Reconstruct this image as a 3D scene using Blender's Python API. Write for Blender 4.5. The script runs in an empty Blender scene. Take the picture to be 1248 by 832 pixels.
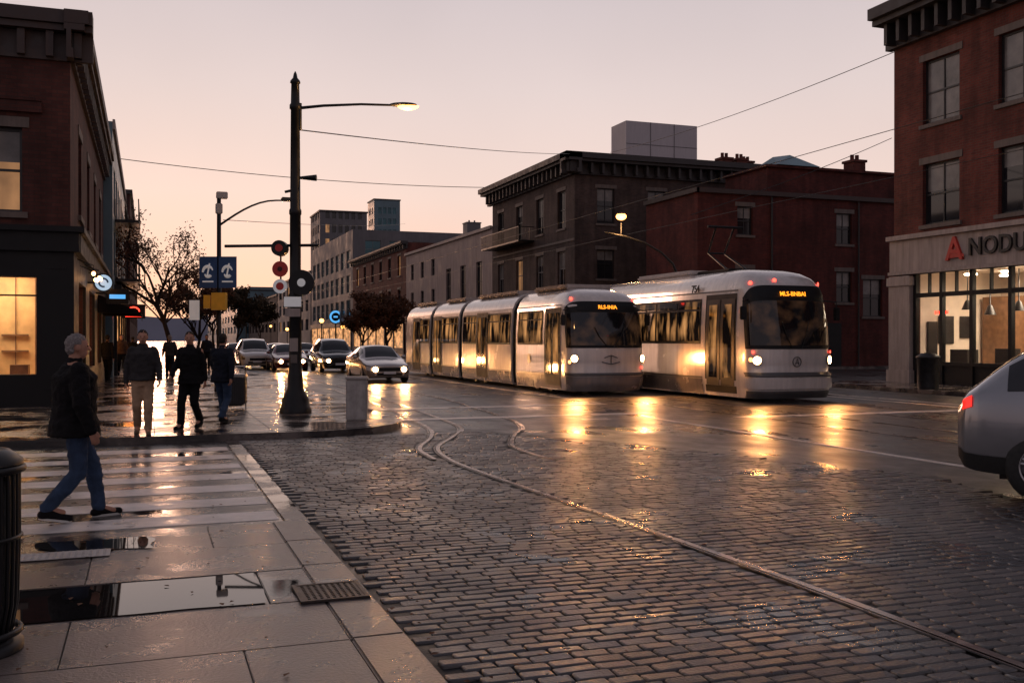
import bpy, bmesh, math, random
from mathutils import Vector, Matrix, noise
random.seed(7)
S=bpy.context.scene; C=S.collection
TS=bpy.data.scenes.new('scratch'); TC=TS.collection
F=1213.3; H=1.67; HZ=413.; CS=.3437; CC=.9391
R=math.radians; PI=math.pi
def W(px,D):
    L=(px-624)/F*D; return (D*CS+L*CC, D*CC-L*CS)
def G(px,py,z=0.): return W(px,(H-z)*F/(py-HZ))
def Zp(py,D): return H+(HZ-py)/F*D
def evaluate(o,extra=()):
    TC.objects.link(o)
    for e in extra: TC.objects.link(e)
    vl=TS.view_layers[0]; vl.update()
    me=bpy.data.meshes.new_from_object(o.evaluated_get(vl.depsgraph))
    TC.objects.unlink(o); bpy.data.objects.remove(o)
    for e in extra: TC.objects.unlink(e); bpy.data.objects.remove(e)
    return me
# ------------------------------------------------------------------ materials
M={}
def newmat(name):
    m=bpy.data.materials.new(name); m.use_nodes=True
    nt=m.node_tree; b=nt.nodes['Principled BSDF']; M[name]=m
    return m,nt,b
def ramp(nt,src,stops):
    r=nt.nodes.new('ShaderNodeValToRGB'); nt.links.new(src,r.inputs[0])
    e=r.color_ramp.elements
    while len(e)<len(stops): e.new(.5)
    for i,(p,c) in enumerate(stops):
        e[i].position=p; e[i].color=(c,c,c,1) if isinstance(c,(int,float)) else (*c,1)
    return r.outputs[0]
def coords(nt,kind='Object',scale=(1,1,1)):
    tc=nt.nodes.new('ShaderNodeTexCoord'); mp=nt.nodes.new('ShaderNodeMapping')
    if kind=='World':
        g=nt.nodes.new('ShaderNodeNewGeometry'); nt.links.new(g.outputs['Position'],mp.inputs[0])
    else: nt.links.new(tc.outputs[kind],mp.inputs[0])
    mp.inputs['Scale'].default_value=scale
    return mp.outputs[0]
def noi(nt,co,scale,detail=4,rough=.55):
    n=nt.nodes.new('ShaderNodeTexNoise'); nt.links.new(co,n.inputs['Vector'])
    n.inputs['Scale'].default_value=scale; n.inputs['Detail'].default_value=detail; n.inputs['Roughness'].default_value=rough
    return n.outputs['Fac']
def mixc(nt,f,a,b,mode='MIX'):
    n=nt.nodes.new('ShaderNodeMix'); n.data_type='RGBA'; n.blend_type=mode
    for s,v in ((0,f),(6,a),(7,b)):
        if isinstance(v,(int,float)): n.inputs[s].default_value=v
        elif isinstance(v,tuple): n.inputs[s].default_value=(*v,1)
        else: nt.links.new(v,n.inputs[s])
    return n.outputs[2]
def math_(nt,op,a,b=0.):
    n=nt.nodes.new('ShaderNodeMath'); n.operation=op
    for i,v in ((0,a),(1,b)):
        if isinstance(v,(int,float)): n.inputs[i].default_value=v
        else: nt.links.new(v,n.inputs[i])
    return n.outputs[0]
def bump(nt,b,h,st=.3,dist=.02):
    n=nt.nodes.new('ShaderNodeBump'); nt.links.new(h,n.inputs['Height'])
    if isinstance(st,(int,float)): n.inputs['Strength'].default_value=st
    else: nt.links.new(st,n.inputs['Strength'])
    n.inputs['Distance'].default_value=dist
    nt.links.new(n.outputs[0],b.inputs['Normal'])
def mat(name,base,rough=.5,metal=0.,var=.25,vs=3.,bs=0.,bsc=40.,em=None,es=0.,coat=0.,streak=0.,spec=.5):
    m,nt,b=newmat(name); co=coords(nt)
    f=noi(nt,co,vs)
    lo=tuple(c*(1-var) for c in base); hi=tuple(min(1,c*(1+var)) for c in base)
    col=mixc(nt,ramp(nt,f,[(.3,0),(.7,1)]),lo,hi)
    if streak:
        s2=noi(nt,coords(nt,'World',(3,3,.25)),2.,5,.65); col=mixc(nt,1.,col,ramp(nt,s2,[(.35,1-streak),(.65,1.)]),'MULTIPLY')
    nt.links.new(col,b.inputs['Base Color'])
    nt.links.new(ramp(nt,f,[(.3,max(.02,rough*.8)),(.7,min(1,rough*1.2))]),b.inputs['Roughness'])
    b.inputs['Metallic'].default_value=metal; b.inputs['Specular IOR Level'].default_value=spec
    if coat: b.inputs['Coat Weight'].default_value=coat
    if bs: bump(nt,b,noi(nt,co,bsc,3),bs,.02)
    if em: b.inputs['Emission Color'].default_value=(*em,1); b.inputs['Emission Strength'].default_value=es
    return m
def brick(name,c1,c2,mortar,rough=.85,sc=1.):
    m,nt,b=newmat(name)
    g=nt.nodes.new('ShaderNodeNewGeometry'); sp=nt.nodes.new('ShaderNodeSeparateXYZ'); nt.links.new(g.outputs['Position'],sp.inputs[0])
    cb=nt.nodes.new('ShaderNodeCombineXYZ'); nt.links.new(math_(nt,'ADD',sp.outputs[0],sp.outputs[1]),cb.inputs[0]); nt.links.new(sp.outputs[2],cb.inputs[1])
    br=nt.nodes.new('ShaderNodeTexBrick'); nt.links.new(cb.outputs[0],br.inputs['Vector'])
    br.inputs['Scale'].default_value=1/sc; br.inputs['Brick Width'].default_value=.24; br.inputs['Row Height'].default_value=.085
    br.inputs['Mortar Size'].default_value=.010; br.inputs['Bias'].default_value=-.1
    br.inputs['Color1'].default_value=(*c1,1); br.inputs['Color2'].default_value=(*c2,1); br.inputs['Mortar'].default_value=(*mortar,1)
    n=noi(nt,cb.outputs[0],.6,6,.65)
    st=noi(nt,coords(nt,'World',(1.5,1.5,.2)),1.5,5,.6)
    c=mixc(nt,1.,br.outputs['Color'],ramp(nt,n,[(.3,.55),(.7,1.3)]),'MULTIPLY')
    c=mixc(nt,1.,c,ramp(nt,st,[(.35,.65),(.6,1.)]),'MULTIPLY')
    nt.links.new(c,b.inputs['Base Color'])
    b.inputs['Roughness'].default_value=rough; b.inputs['Specular IOR Level'].default_value=.3
    bump(nt,b,br.outputs['Fac'],-.35,.01)
    return m
def glow(name,col,st,base=(.02,.02,.02)):
    m,nt,b=newmat(name); b.inputs['Base Color'].default_value=(*base,1); b.inputs['Roughness'].default_value=.2
    b.inputs['Emission Color'].default_value=(*col,1); b.inputs['Emission Strength'].default_value=st
    return m
def litglass(name,dark,warm,st,scale=(1,1,1),thr=(.3,.75),rough=.06,ns=1.6,zb=None):  # interior light painted into the pane as noise-shaped emission
    m,nt,b=newmat(name); co=coords(nt,'World',scale)
    f=ramp(nt,noi(nt,co,ns,3,.5),[(thr[0],0),(thr[1],1)])
    if zb:  # painted glow varies with height, imitating ceiling lights inside
        sp=nt.nodes.new('ShaderNodeSeparateXYZ'); nt.links.new(coords(nt,'World'),sp.inputs[0])
        f=math_(nt,'MULTIPLY',f,ramp(nt,math_(nt,'MULTIPLY',sp.outputs[2],.25),zb))
    b.inputs['Base Color'].default_value=(*dark,1); b.inputs['Roughness'].default_value=rough
    b.inputs['Emission Color'].default_value=(*warm,1)
    nt.links.new(math_(nt,'MULTIPLY',f,st),b.inputs['Emission Strength'])
    return m
def clearglass(name,tint=.9,ior=1.15):
    m,nt,b=newmat(name); nt.nodes.remove(b)
    out=nt.nodes['Material Output']; tr=nt.nodes.new('ShaderNodeBsdfTransparent'); gl=nt.nodes.new('ShaderNodeBsdfGlossy')
    tr.inputs[0].default_value=(tint,tint,tint,1); gl.inputs['Roughness'].default_value=.02
    fr=nt.nodes.new('ShaderNodeFresnel'); fr.inputs[0].default_value=ior
    mx=nt.nodes.new('ShaderNodeMixShader'); nt.links.new(fr.outputs[0],mx.inputs[0]); nt.links.new(tr.outputs[0],mx.inputs[1]); nt.links.new(gl.outputs[0],mx.inputs[2])
    nt.links.new(mx.outputs[0],out.inputs[0]); return m
def wet(name,c_dry,c_wet,r_dry,r_wet,pscale,thr,bscale,bst,extra=None,stretch=(1,1,1),bdist=.01,spec=.65):
    m,nt,b=newmat(name); co=coords(nt,'World',stretch)
    p=ramp(nt,noi(nt,co,pscale,5,.6),[(thr[0],0),(thr[1],1)])
    fine=noi(nt,co,bscale,4,.6); med=noi(nt,co,2.3,5,.6)
    dry=mixc(nt,ramp(nt,med,[(.3,0),(.7,1)]),tuple(c*.55 for c in c_dry),tuple(c*1.3 for c in c_dry))
    if extra:
        at=nt.nodes.new('ShaderNodeAttribute'); at.attribute_name='rnd'
        dry=mixc(nt,1.,dry,at.outputs['Color'],'MULTIPLY')
    nt.links.new(mixc(nt,p,dry,c_wet),b.inputs['Base Color'])
    rr=mixc(nt,p,ramp(nt,med,[(.3,r_dry*.7),(.7,r_dry*1.3)]),(r_wet,)*3)
    nt.links.new(rr,b.inputs['Roughness'])
    bump(nt,b,fine,math_(nt,'MULTIPLY',math_(nt,'SUBTRACT',1.04,p),bst),bdist)
    b.inputs['Specular IOR Level'].default_value=spec
    return m
wet('wet_asphalt',(.034,.029,.029),(.012,.011,.012),.42,.19,.55,(.45,.68),60,.6,stretch=(1,.6,1))
wet('crossing_asphalt',(.022,.019,.019),(.010,.009,.010),.32,.06,.9,(.50,.62),60,.4)
wet('wet_concrete',(.125,.098,.086),(.022,.018,.017),.30,.05,.42,(.52,.60),45,.5)
wet('far_concrete',(.115,.09,.08),(.024,.021,.021),.30,.06,.8,(.45,.58),40,.35)
wet('cobble',(.040,.032,.030),(.020,.017,.017),.40,.24,.9,(.45,.65),55,.8,extra=1,spec=.85)
wet('grout',(.007,.006,.006),(.005,.005,.005),.55,.35,1.2,(.45,.6),60,.5,spec=.3)
wet('rail_steel',(.36,.29,.26),(.26,.21,.20),.30,.20,2.,(.4,.6),30,.15)
M['rail_steel'].node_tree.nodes['Principled BSDF'].inputs['Metallic'].default_value=.7
wet('paint_line',(.64,.57,.53),(.32,.29,.27),.4,.16,1.6,(.56,.70),50,.4)
mat('puddle_water',(.012,.011,.011),.015,0,.1,.5,spec=.6)
mat('iron_black',(.010,.010,.011),.4,.2,.2,6,spec=.35); mat('iron_dark',(.03,.03,.032),.45,.4,.3,8,.15,60); mat('rust_iron',(.05,.036,.03),.5,.5,.4,30,.2,90)
mat('galv',(.25,.25,.26),.4,.8,.2,8); mat('concrete_post',(.42,.38,.35),.7,0,.2,8,.3,50,None,0,0,.25)
brick('brick_dark',(.095,.060,.052),(.06,.040,.036),(.08,.065,.058))
brick('brick_red',(.18,.042,.030),(.115,.030,.023),(.12,.065,.052))
brick('brick_deep',(.125,.028,.022),(.08,.020,.018),(.07,.028,.024))
brick('brick_left',(.105,.035,.028),(.068,.024,.021),(.06,.032,.028))
mat('stone',(.42,.34,.30),.75,0,.12,2,.2,30,None,0,0,.3); mat('stone_dark',(.15,.12,.105),.75,0,.2,2,.2,30,None,0,0,.3)
mat('cornice_dark',(.032,.027,.027),.6,0,.25,3,.1,30); mat('cornice_brown',(.045,.028,.024),.6,0,.25,3)
mat('roof_tar',(.04,.04,.042),.8,0,.3,1); mat('pale_wall',(.38,.29,.26),.8,0,.15,.8,.1,20,None,0,0,.35)
mat('grey_wall',(.15,.14,.145),.7,0,.2,.5,0,0,None,0,0,.2); mat('tower_wall',(.44,.40,.41),.7,0,.06,.2,0,0,None,0,0,.1); mat('blue_wall',(.09,.15,.18),.4,0,.2,.5); mat('haze_wall',(.26,.22,.24),.8,0,.15,.1)  # haze_wall: distance haze put into the wall colour
mat('shop_black',(.009,.009,.010),.5,0,.2,4,spec=.25); mat('frame_dark',(.016,.015,.016),.4,0,.2,4); mat('frame_light',(.20,.18,.17),.5,0,.2,4)
mat('glass_dark',(.016,.016,.019),.05,0,.3,.7); mat('glass_blue',(.03,.10,.125),.08,.3,.4,.4); mat('glass_curtain',(.16,.145,.135),.22,0,.45,1.4)
litglass('pane_warm',(.05,.03,.02),(1.,.48,.20),.45,(1,1,.6),(.1,.8),.1); litglass('pane_shop',(.03,.02,.012),(1.,.46,.17),1.5,(.5,.5,1.2),(.25,.8),.1)
litglass('tram_pane',(.012,.011,.011),(1.,.46,.16),.8,(1.2,1.8,.6),(.47,.74),.05,1.5,[(.38,.12),(.46,.8),(.56,1.),(.66,.35)])
litglass('door_pane',(.008,.008,.008),(1.,.44,.14),.55,(1.5,1.5,.6),(.46,.74),.07,1.6)
litglass('windshield',(.010,.010,.012),(1.,.45,.2),.06,(1.2,1.2,1.4),(.45,.9),.04)
clearglass('clear_glass',.96)
mat('wood_warm',(.66,.42,.19),.5,0,.25,2.5); mat('wood_dark',(.20,.10,.05),.5,0,.3,5); mat('plaster_warm',(.66,.56,.46),.8,0,.12,2); mat('goods',(.5,.45,.42),.6,0,.7,7)
mat('tram_white',(.66,.60,.565),.24,.1,.05,1.5,0,0,None,0,.6,.2); mat('tram_silver',(.36,.32,.305),.25,.55,.10,1.5,0,0,None,0,.3,.2)
mat('tram_grey',(.09,.085,.085),.35,.3,.15,3); mat('rubber',(.012,.012,.012),.7,0,.2,20)
glow('headlight',(1.,.58,.26),34); glow('headlight_car',(1.,.56,.24),30); glow('lamp_warm',(1.,.36,.08),9)
glow('amber_text',(1.,.28,.015),2.6); glow('red_lamp',(1.,.05,.03),6); glow('bulb',(1.,.45,.15),14); glow('neon_red',(1.,.04,.02),5)
glow('sign_blue_glow',(.10,.42,.85),1.1); glow('sign_white_glow',(.55,.75,.95),.7); glow('ceiling_glow',(1.,.78,.55),16)
glow('tail_red',(1.,.03,.02),1.1,(.2,.0,.0)); glow('tram_lens_dim',(1.,.40,.12),4.)
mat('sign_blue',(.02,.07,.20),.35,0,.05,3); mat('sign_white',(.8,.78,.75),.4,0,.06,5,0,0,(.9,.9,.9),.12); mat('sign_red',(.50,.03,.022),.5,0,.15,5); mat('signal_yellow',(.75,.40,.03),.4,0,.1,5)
mat('paint_silver',(.40,.35,.33),.22,.5,.04,2,0,0,None,0,1.); mat('paint_black',(.012,.012,.015),.18,.2,.04,2,0,0,None,0,1.)
mat('paint_white',(.6,.57,.54),.25,.0,.04,2,0,0,None,0,1.); mat('paint_slate',(.26,.26,.275),.2,.55,.05,2,0,0,None,0,1.); mat('paint_red',(.12,.02,.02),.22,.3,.05,2,0,0,None,0,1.)
mat('rim',(.4,.4,.41),.3,.9,.1,10); mat('plate',(.6,.6,.62),.4,0,.05,5)
mat('skin',(.40,.20,.135),.55,0,.12,12,spec=.3); mat('hair_grey',(.24,.21,.20),.7,0,.4,60,.6,150,spec=.2); mat('hair_dark',(.02,.015,.012),.6,0,.4,60,.5,150,spec=.2)
mat('cloth_black',(.010,.009,.010),.9,0,.3,10,.5,60,spec=.12); mat('cloth_navy',(.014,.016,.024),.9,0,.3,10,.5,60,spec=.12); mat('denim',(.035,.055,.10),.9,0,.35,7,.4,80,spec=.15)
mat('khaki',(.34,.22,.14),.9,0,.2,9,.4,80,spec=.15); mat('cloth_grey',(.035,.032,.033),.9,0,.3,10,.5,60,spec=.12); mat('cloth_brown',(.07,.035,.02),.85,0,.3,10,.4,60,spec=.15); mat('shoe_brown',(.12,.07,.04),.6,0,.2,10)
mat('bark',(.028,.018,.014),.9,0,.3,12,.4,30,spec=.2); mat('leaf_brown',(.095,.038,.018),.7,0,.5,3,spec=.2); mat('leaf_dark',(.05,.032,.016),.7,0,.5,2,spec=.2)
mat('sole_white',(.5,.48,.45),.6,0,.1,8); mat('hill',(.2,.2,.25),.9,0,.2,.01)
mat('tactile',(.42,.38,.35),.5,0,.15,12,.3,30)
# ------------------------------------------------------------------ mesh helper
class MB:
    def __init__(s): s.v=[];s.f=[];s.sm=[]
    def add(s,vs,fs,sm=False):
        o=len(s.v); s.v+= [tuple(p) for p in vs]; s.f+=[tuple(i+o for i in f) for f in fs]; s.sm+=[sm]*len(fs)
    def box(s,x0,x1,y0,y1,z0,z1):
        s.add([(x0,y0,z0),(x1,y0,z0),(x1,y1,z0),(x0,y1,z0),(x0,y0,z1),(x1,y0,z1),(x1,y1,z1),(x0,y1,z1)],
              [(0,3,2,1),(4,5,6,7),(0,1,5,4),(1,2,6,5),(2,3,7,6),(3,0,4,7)]); return s
    def rbox(s,x0,x1,y0,y1,z0,z1,b=.02):
        bm=bmesh.new(); bmesh.ops.create_cube(bm,size=1)
        for v in bm.verts: v.co=Vector(((x0+x1)/2+v.co.x*(x1-x0),(y0+y1)/2+v.co.y*(y1-y0),(z0+z1)/2+v.co.z*(z1-z0)))
        bmesh.ops.bevel(bm,geom=list(bm.edges),offset=b,segments=2,affect='EDGES')
        bm.verts.index_update(); s.add([v.co for v in bm.verts],[[v.index for v in f.verts] for f in bm.faces],False); bm.free(); return s
    def quad(s,a,b,c,d): s.add([a,b,c,d],[(0,1,2,3)]); return s
    def rings(s,rs,cap=True,closed=True,sm=True):
        n=len(rs[0]); vs=[p for r in rs for p in r]; fs=[]
        for i in range(len(rs)-1):
            for j in range(n if closed else n-1):
                k=(j+1)%n; fs.append((i*n+j,i*n+k,(i+1)*n+k,(i+1)*n+j))
        s.add(vs,fs,sm)
        if cap and closed:
            s.add(rs[0],[tuple(reversed(range(n)))]); s.add(rs[-1],[tuple(range(n))])
        return s
    def tube(s,pts,rad,n=8,cap=True):
        pts=[Vector(p) for p in pts]
        if not isinstance(rad,(list,tuple)): rad=[rad]*len(pts)
        rs=[]; up=None
        for i,p in enumerate(pts):
            d=(pts[min(i+1,len(pts)-1)]-pts[max(i-1,0)]).normalized()
            if up is None: up=Vector((0,0,1)) if abs(d.z)<.9 else Vector((1,0,0))
            a=d.cross(up)
            if a.length<1e-4: a=d.cross(Vector((0,1,0)))
            a.normalize(); b=a.cross(d).normalized(); up=b
            rs.append([p+(a*math.cos(2*PI*k/n)+b*math.sin(2*PI*k/n))*rad[i] for k in range(n)])
        return s.rings(rs,cap)
    def lathe(s,prof,cx=0,cy=0,n=20):
        return s.rings([[(cx+r*math.cos(2*PI*k/n),cy+r*math.sin(2*PI*k/n),z) for k in range(n)] for r,z in prof])
    def disc(s,c,nrm,r,th,n=24):
        c=Vector(c); nrm=Vector(nrm).normalized(); return s.tube([c-nrm*th/2,c+nrm*th/2],[r,r],n)
    def ell(s,c,rx,ry,rz,n=14,m=10):
        rs=[]
        for i in range(m+1):
            t=-PI/2+PI*i/m; cr=max(math.cos(t),.02)
            rs.append([(c[0]+rx*cr*math.cos(2*PI*k/n),c[1]+ry*cr*math.sin(2*PI*k/n),c[2]+rz*math.sin(t)) for k in range(n)])
        return s.rings(rs)
    def cap(s,p0,p1,r0,r1,n=10):
        p0=Vector(p0);p1=Vector(p1);d=(p1-p0)
        if d.length<1e-5: d=Vector((0,0,1e-4))
        u=d.normalized(); pts=[];rad=[]
        for a in (80,50,25): pts.append(p0-u*r0*math.sin(R(a)));rad.append(r0*math.cos(R(a)))
        pts.append(p0);rad.append(r0);pts.append(p0+d*.5);rad.append((r0+r1)/2);pts.append(p0+d);rad.append(r1)
        for a in (25,50,80): pts.append(p0+d+u*r1*math.sin(R(a)));rad.append(r1*math.cos(R(a)))
        return s.tube(pts,rad,n)
    def mesh(s,name,off=(0,0,0)):
        me=bpy.data.meshes.new(name)
        me.from_pydata([(v[0]-off[0],v[1]-off[1],v[2]-off[2]) for v in s.v],[],s.f)
        me.polygons.foreach_set('use_smooth',s.sm); me.update(); return me
    def build(s,name,m,parent=None,world=True):
        off=(0,0,0)
        if parent is not None and world: off=parent.get('_w',(0,0,0))
        me=s.mesh(name,off); me.materials.append(M[m])
        o=bpy.data.objects.new(name,me); C.objects.link(o); o.parent=parent
        if parent is not None and '_w' in parent.keys(): o['_w']=list(off)
        return o
def tag(o,label=None,cat=None,group=None,kind=None):
    if label: o['label']=label
    if cat: o['category']=cat
    if group: o['group']=group
    if kind: o['kind']=kind
    return o
def thing(name,label,cat,loc=(0,0,0),rz=0.,group=None,world=False):
    o=bpy.data.objects.new(name,None); C.objects.link(o); o.location=loc; o.rotation_euler=(0,0,rz); o.empty_display_size=.2
    o['_w']=list(loc) if world else [0.,0.,0.]
    return tag(o,label,cat,group)
def struct(name,mb,m): o=mb.build(name,m); o['kind']='structure'; return o
def text(name,body,size,m,parent,loc,rot,ext=.004,align='CENTER',sx=1.):
    cu=bpy.data.curves.new(name,'FONT'); cu.body=body; cu.size=size; cu.extrude=ext; cu.align_x=align; cu.align_y='CENTER'; cu.resolution_u=3; cu.offset=size*.012
    me=evaluate(bpy.data.objects.new(name+'_t',cu)); me.name=name
    me.materials.clear(); me.materials.append(M[m])
    o=bpy.data.objects.new(name,me); C.objects.link(o); o.parent=parent
    w=parent.get('_w',(0,0,0)); o.location=(loc[0]-w[0],loc[1]-w[1],loc[2]-w[2]); o.rotation_euler=rot; o.scale=(sx,1,1)
    return o
def evalmesh(mb,mods,name):
    o=bpy.data.objects.new('tmp',mb.mesh('tmp'))
    for t,kw in mods:
        md=o.modifiers.new('m',t)
        for k,v in kw.items(): setattr(md,k,v)
    r=evaluate(o); r.name=name
    return r
def link(me,name,m,parent):
    me.materials.clear(); me.materials.append(M[m]); o=bpy.data.objects.new(name,me); C.objects.link(o); o.parent=parent; return o
def lampdata(par,kind,loc,e,rot=None,size=.12,col=(1,.55,.22),spot=150,name='lamp_light'):
    lt=bpy.data.lights.new(name,kind); lt.energy=e; lt.color=col
    if kind in('POINT','SPOT'): lt.shadow_soft_size=size
    if kind=='SPOT': lt.spot_size=R(spot); lt.spot_blend=.8
    if kind=='AREA': lt.shape='RECTANGLE'; lt.size=size; lt.size_y=size*.4
    o=bpy.data.objects.new(name,lt); C.objects.link(o); o.parent=par; o.location=loc
    if rot: o.rotation_euler=rot
    return o
# ------------------------------------------------------------------ ground
g=MB(); g.quad((-900,-60,-.07),(900,-60,-.07),(900,1500,-.07),(-900,1500,-.07)); struct('ground',g,'wet_asphalt')
g=MB(); g.quad((-60,-20,-.03),(22.7,-20,-.03),(22.7,700,-.03),(-60,700,-.03)); g.quad((22.7,31,-.03),(90,31,-.03),(90,46.5,-.03),(22.7,46.5,-.03)); struct('road',g,'wet_asphalt')
g=MB(); g.quad((-14,9.2,-.0265),(1.38,9.2,-.0265),(1.38,17.14,-.0265),(-14,17.14,-.0265)); struct('crossing_surface',g,'crossing_asphalt')
g=MB(); sy=[-3,-1.3,.4,1.5,2.6,3.6,4.55,5.45,6.35,7.25,8.2,9.2]
for j in range(len(sy)-1):
    xs=[1.05]+[x for x in [1.05-1.45*k-(.0 if j%2 else .6)+random.uniform(-.05,.05) for k in range(10)] if x<.9]
    if j==8: xs=[1.05,.72,-.95]+[-.95-1.45*k for k in range(1,9)]
    for i in range(len(xs)-1):
        dz=random.uniform(-.002,.002); g.rbox(xs[i+1]+.0035,xs[i]-.0035,sy[j]+.0035,sy[j+1]-.0035,-.05,(.020 if not(j==8 and i==1) else .013)+dz,.005)
for j in range(13):
    y=-3+j*.94; g.rbox(1.054,1.36,y+.004,y+.935,-.05,.024+random.uniform(-.004,.003),.012)
struct('pavement',g,'wet_concrete')
g=MB(); g.quad((-15,-3,-.012),(1.36,-3,-.012),(1.36,9.18,-.012),(-15,9.18,-.012)); struct('pavement_joint_bed',g,'grout')
# water standing on the sunken slab, and smaller pools
def pool(name,x0,x1,y0,y1,z,amp,seed,n=60):
    m=MB(); pts=[]
    for k in range(n):
        t=k/n*4; s_=int(t); q=t-s_
        x,y=[(x0+(x1-x0)*q,y0),(x1,y0+(y1-y0)*q),(x1-(x1-x0)*q,y1),(x0,y1-(y1-y0)*q)][s_]
        cx,cy=(x0+x1)/2,(y0+y1)/2; d=1-amp*(.5+noise.noise(Vector((x*2.2,y*2.2,seed)))); pts.append((cx+(x-cx)*d,cy+(y-cy)*d,z))
    m.add(pts,[tuple(range(n))]); return struct(name,m,'puddle_water')
pool('puddle',-.94,.71,6.37,7.23,.0225,.07,1.); pool('puddle',-2.3,-1.05,6.3,7.0,.0265,.3,5.); pool('puddle',-.9,.1,8.3,8.9,.0265,.4,9.); pool('puddle',-1.7,-.4,4.7,5.3,.0265,.45,13.)
def smooth(pts,n=14):
    out=[]; P=[Vector((p[0],p[1],0)) for p in pts]; P=[P[0]*2-P[1]]+P+[P[-1]*2-P[-2]]
    for i in range(1,len(P)-2):
        for k in range(n):
            t=k/n; a,b,c,d=P[i-1:i+3]
            out.append(.5*((2*b)+(c-a)*t+(2*a-5*b+4*c-d)*t*t+(3*b-a-3*c+d)*t**3))
    out.append(P[-2]); return out
railsA=[smooth([(4.15,-2),(4.2,2),(4.2,5.6),(4.14,7.4),(4.05,9.4),(3.94,11.9),(3.95,13.4),(4.22,14.9),(5.0,16.6),(5.6,18.2),(5.85,20.5),(6.15,26),(6.4,35),(6.4,60),(6.4,200)]),
  smooth([(5.3,12.8),(5.27,13.6),(5.38,14.7),(6.0,16.3),(6.75,17.9),(7.2,20),(7.6,24),(7.9,30),(7.9,60),(7.9,200)]),
  smooth([(3.75,13.4),(3.9,14.8),(4.55,16.5),(4.98,18.2),(5.25,20.7),(5.6,26),(5.8,34)])]
railsB=[smooth([(x,-15),(x,20),(x,80),(x,250)],4) for x in (12.42,13.88,15.55,17.0)]
def strip(mb,pts,w,z,off=0.):
    L=[]
    for i,p in enumerate(pts):
        d=(pts[min(i+1,len(pts)-1)]-pts[max(i-1,0)]).normalized(); n=Vector((-d.y,d.x,0))
        L.append((p+n*(off-w),p+n*(off+w)))
    for i in range(len(L)-1): mb.quad((L[i][0].x,L[i][0].y,z),(L[i][1].x,L[i][1].y,z),(L[i+1][1].x,L[i+1][1].y,z),(L[i+1][0].x,L[i+1][0].y,z))
for i,r in enumerate(railsA+railsB):
    cob=i<3
    a=[p for p in r if p.y<17.4] if cob else []
    b=[p for p in r if p.y>17.0] if cob else r
    m=MB()
    if a: strip(m,a,.032,-.001,-.010); strip(m,a,.005,-.001,.048)
    if b: strip(m,b,.042,-.022,-.02); strip(m,b,.010,-.022,.052)
    struct('tram_rail',m,'rail_steel')
    m=MB()
    if a: strip(m,a,.060,-.010)
    if b: strip(m,b,.075,-.0262)
    struct('rail_bed',m,'grout')
def incob(x,y):
    lim=8.7-(max(0,y-8.5)/8.)**2*2.9
    return x>1.40 and x<lim+noise.noise(Vector((x*.5,y*.5,0)))*.5 and y<17.1
BIN={}
for pl_ in railsA:
    for i in range(len(pl_)-1):
        a=pl_[i];b=pl_[i+1]
        for k in range(int(min(a.y,b.y)*4)-2,int(max(a.y,b.y)*4)+3):
            if k<90: BIN.setdefault(k,[]).append((a,b))
def segd(x,y):
    best=9
    for a,b in BIN.get(int(y*4),()):
        if abs(a.x-x)>1.2: continue
        ab=b-a; t=max(0,min(1,((x-a.x)*ab.x+(y-a.y)*ab.y)/max(1e-6,ab.length_squared)))
        best=min(best,math.hypot(x-a.x-ab.x*t,y-a.y-ab.y*t))
    return best
g=MB(); cols=[]
y=.6; row=0
while y<17.2:
    h=random.uniform(.106,.118); x=1.40-(.1 if row%2 else 0)+random.uniform(-.03,.03); row+=1
    while x<9.2:
        w=random.uniform(.175,.235); cx=x+w/2; cy=y+h/2+.03*math.sin(cx*.9)+.012*noise.noise(Vector((cx*.7,y,3)))
        x+=w
        if not incob(cx,cy) or (cx-w/2<1.37): continue
        sd=segd(cx,cy)
        if sd<.062+w/2:
            over=.062+w/2-sd
            if over>w*.62: continue
            s_=1 if segd(cx+.02,cy)>sd else -1
            cx+=s_*over/2; w-=over
        z=.0+random.uniform(-.005,.002)+.012*noise.noise(Vector((cx*.6,cy*.6,7)))-.003; tx=random.uniform(-.02,.02); ty=random.uniform(-.06,.06); rot=random.uniform(-.02,.02)
        rs=[]
        for (ix,dz) in ((.001,-.035),(.004,-.010),(.013,-.0025),(.030,0.)):
            ring=[]; hw=w/2-.0035-ix*.5; hh=h/2-.0035-ix*.5; c_=min(hw,hh)*.18
            for (a,b) in ((-hw,-hh+c_),(-hw+c_,-hh),(hw-c_,-hh),(hw,-hh+c_),(hw,hh-c_),(hw-c_,hh),(-hw+c_,hh),(-hw,hh-c_)):
                a2=a*math.cos(rot)-b*math.sin(rot); b2=a*math.sin(rot)+b*math.cos(rot)
                ring.append((cx+a2,cy+b2,z+dz+a2*tx+b2*ty))
            rs.append(ring)
        n0=len(g.f)
        g.rings(rs,False,True,True); g.add(rs[-1],[tuple(range(8))],True)
        v=random.choice((.45,.7,.85,1.,1.15,1.4,1.9)); cols+= [v]*(len(g.f)-n0)
    y+=h
o=struct('cobblestone_road',g,'cobble')
at=o.data.color_attributes.new('rnd','FLOAT_COLOR','CORNER')
arr=[]
for p,c in zip(o.data.polygons,cols): arr+= [c,c*.97,c*.95,1.]*p.loop_total
at.data.foreach_set('color',arr)
g=MB(); g.quad((1.36,-3,-.021),(8.7,-3,-.021),(8.7,9,-.021),(1.36,9,-.021)); g.add([(1.36,9.0,-.021),(8.7,9.,-.021),(8.2,12,-.021),(7.4,14.5,-.021),(5.9,17.1,-.021),(1.36,17.1,-.021)],[(0,1,2,3,4,5)])
struct('cobble_joint_bed',g,'grout')
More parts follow.
